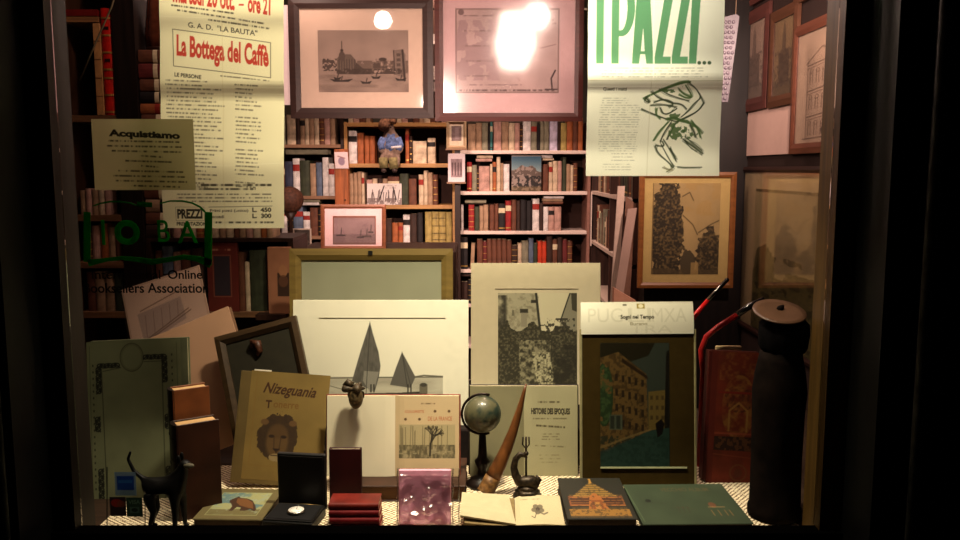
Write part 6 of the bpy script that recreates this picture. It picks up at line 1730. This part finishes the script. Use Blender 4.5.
# brown leather flask and the pile of books beneath it
Yq = 2.863
zt_ = Zat(48, Yq)
t = T('leather_flask', 'brown ribbed leather flask hanging above the pile of books', 'flask', Matrix.Translation((lx_(158, Yq), Yq+0.09, zt_)))
b = MB(); hh = Zat(-20, Yq)-zt_
b.lathe([(0.030, 0.0), (0.052, 0.012), (0.054, 0.05), (0.046, hh*0.6), (0.036, hh)], seg=32, wob=lambda a, z: 0.05*math.sin(a*9)); b.build('flask_body', mat('brown_leather_gloss', (96, 50, 32), 0.22, var=0.2, coat=0.5), t)
b = MB(); b.lathe([(0.034, -0.004), (0.055, 0.0), (0.055, 0.010), (0.050, 0.012)], seg=32); b.build('foot_rim', mat('dark_leather', (52, 28, 20), 0.4), t)
rng = [('b', 14), ('m', 16), ('b', 13), ('k', 12), ('o', 11), ('b', 14), ('d', 14), ('b', 16), ('m', 15), ('d', 14), ('b', 16), ('t', 14), ('b', 13), ('d', 14)]
z = Zat(238, Yq); tot = zt_-0.004-z; S = sum(v for _, v in rng)
for k, (code, v) in enumerate(rng[::-1]):
    th_ = tot*v/S
    M = Matrix.Translation((lx_(141.5)+0.003+0.001*(k % 3), Yq+0.004, z+th_*0.985)) @ Matrix.Rotation(math.pi/2, 4, 'Y')
    add_book(M, th_*0.97, lx_(169, Yq)-lx_(142.5), 0.15, code, '%s book in the flat pile between cabinet and playbill, %s from its foot' % (PAL[code][1], ORD[k]), 'flat pile beside the playbill', 4)
    z += th_
# low bookcase behind
zt_ = Zat(238, Yq); zb_ = Zat(312, Yq)
t = T('low_bookcase', 'low dark bookcase under the playbill, filled with large volumes', 'bookcase', Matrix.Translation((lx_(141)+0.002, Yq, 0)))
W_ = lx_(291, Yq)-lx_(141)-0.002
MB().box(0, W_, 0, 0.24, zt_-0.014, zt_, bev=0.001).build('top', DARKW, t)
MB().box(0.0185, W_-0.0185, 0, 0.23, zb_-0.02, zb_, bev=0.001).build('shelf', wood('cabinet_shelf', (120, 84, 56)), t)
for x_ in (0, W_-0.018): MB().box(x_, x_+0.018, 0, 0.24, 0, zt_-0.0145).build('side_panel', DARKW, t)
MB().box(0.0185, W_-0.0185, 0.231, 0.239, 0, zt_-0.0145).build('back_panel', DKBK, t)
row('p:8:50 t:9:46 c:6:48 o:8:44 t:7:47 c:8:50 t:7:48 c:8:46 b:5:40 t:7:46 p:7:48 c:8:47 o:6:45 t:6:46', 172, Yq+0.012, zt_, 'top of the low bookcase', 'the flat pile', 'books on top of the low bookcase')
row('b:7:62 u:11:66 p:8:60 b:10:62 d:13:64 _:34 b:7:60 c:5:50 G:17:62 b:14:62', 152.5, Yq+0.012, zb_, 'the shelf of the low bookcase', 'the flat pile', 'volumes in the low bookcase')
M, w, h = stand(206, 237, Yq+0.006, zb_+0.0006, 242, 0.0)
t = T('cover_volume', 'dark red book showing its front cover with a blue-black panel in the low bookcase', 'book', M)
MB().box(0, w, 0, 0.02, 0, h, bev=0.001).build('binding', mat('dull_red_cover', (96, 34, 26), 0.6), t)
I = Ink(206, 242, 237, 312, 1.8, (98, 36, 28)); I.mottle(10, 0.1); I.rect(213, 256, 229, 296, (50, 40, 46)); I.line([(212, 255), (230, 255), (230, 297), (212, 297), (212, 255)], 0.8, (130, 80, 60)); I.lines(210, 248, 232, 251, 1, (190, 140, 110), 0.9, th=1.8, ragged=0)
I.build('cover_print', flatfn(0.001, w-0.001, 0.001, h-0.001, -0.0006), CLOTHP, t)
M, w, h = stand(267.5, 290.5, Yq-0.03, zb_-0.0, 247, 0.02); M.translation.y = Yq-0.035
t = T('photo_volume', 'pinkish brown book with a small dark portrait panel in front of the low bookcase', 'book', M)
MB().box(0, w, 0, 0.018, 0, h, bev=0.001).build('binding', mat('pink_brown_cover', (150, 98, 72), 0.65, var=0.1), t)
I = Ink(267.5, 247, 290.5, 312, 1.8, (156, 104, 76)); I.mottle(10, 0.08); I.rect(277, 272, 289, 295, (60, 40, 30)); I.ell(283, 270, 4.5, 6, (170, 116, 80)); I.ell(283, 280, 5, 6, (104, 66, 46), 0.8)
I.build('cover_print', flatfn(0.001, w-0.001, 0.001, h-0.001, -0.0006), CLOTHP, t)
o = MB().box(P(262, 312, 2.9).x, P(291, 312, 2.9).x, Yq-0.05, Yq-0.0005, zb_-0.02, zb_-0.0005).build('ledge', DARKW); props(o, 'small dark ledge in front of the low bookcase', 'ledge')
# domed brown leather case in front of the row
t = T('domed_case', 'dark brown domed case showing above the large green volume', 'case', Matrix.Translation((lx_(253, 3.1), Yq+0.05, zt_+0.021)))
b = MB(); b.blob((0, 0, 0.005), (0.062, 0.03, 0.024), 20, 10); b.build('dome', mat('brown_dome_leather', (60, 30, 22), 0.4), t)

# ================================================================== LIGHT
w = bpy.data.worlds.new('night'); SC.world = w; w.use_nodes = True
w.node_tree.nodes['Background'].inputs[0].default_value = (0.25, 0.28, 0.36, 1); w.node_tree.nodes['Background'].inputs[1].default_value = 0.004
def area(name, loc, aim, sx_, sy_, power, rgb, spread=180):
    d = bpy.data.lights.new(name, 'AREA'); d.shape = 'RECTANGLE'; d.size = sx_; d.size_y = sy_; d.energy = power; d.color = rgb; d.spread = math.radians(spread)
    o = bpy.data.objects.new(name, d); COL.objects.link(o); o.location = loc
    v = (Vector(aim)-Vector(loc)).normalized(); o.rotation_euler = v.to_track_quat('-Z', 'Y').to_euler()
    return o
def point(name, loc, r, power, rgb):
    d = bpy.data.lights.new(name, 'POINT'); d.energy = power; d.color = rgb; d.shadow_soft_size = r
    o = bpy.data.objects.new(name, d); COL.objects.link(o); o.location = loc; return o
WARM = (1.0, 0.88, 0.62); PINK = (1.0, 0.70, 0.58)
area('window_lamp', (-0.06, 1.80, 2.33), (-0.04, 2.10, 0.85), 0.16, 0.05, 12, WARM, 90)
area('window_lamp_over_playbill', (-0.56, 1.79, 2.33), (-0.58, 1.98, 1.5), 0.30, 0.05, 1.45, WARM, 70)
area('window_lamp_over_theatre_poster', (0.32, 1.79, 2.33), (0.34, 1.98, 1.7), 0.30, 0.05, 1.7, (1.0, 0.94, 0.78), 70)
point('pendant_lamp', (0.235, 3.0, 2.37), 0.10, 22, PINK)
area('shelf_strip', (-0.1, 4.50, 2.55), (-0.1, 4.98, 1.55), 1.4, 0.05, 13, PINK, 120)
point('ceiling_and_fill_lamp', (-0.70, 2.40, 2.62), 0.06, 11, PINK)  # added fill, brightens the left cabinet and low bookcase
point('ceiling_and_fill_lamp', (0.40, 2.55, 2.62), 0.06, 12, PINK)  # added fill for the pictures on the right wall
area('pendant_panel', (0.22, 3.05, 2.38), (0.18, 4.3, 2.12), 0.16, 0.34, 3.2, PINK, 160)
area('shelf_fill', (-0.375, 2.25, 2.05), (-0.30, 5.0, 1.15), 0.06, 0.06, 10, PINK, 66)  # unseen fill, added to brighten the back shelves
area('shelf_fill', (0.95, 2.25, 2.05), (0.35, 5.0, 1.30), 0.06, 0.06, 6, PINK, 80)  # second added fill towards the shelves, no fixture there
point('ceiling_and_fill_lamp', (-0.95, 3.9, 2.65), 0.08, 22, PINK)
SC.view_settings.view_transform = 'Standard'; SC.view_settings.look = 'None'
SC.view_settings.exposure = 0.0; SC.view_settings.gamma = 1.0; SC.view_settings.use_curve_mapping = False
SC.cycles.use_denoising = True
SC.cycles.max_bounces = 8; SC.cycles.transparent_max_bounces = 16
SC.cycles.sample_clamp_indirect = 4.0
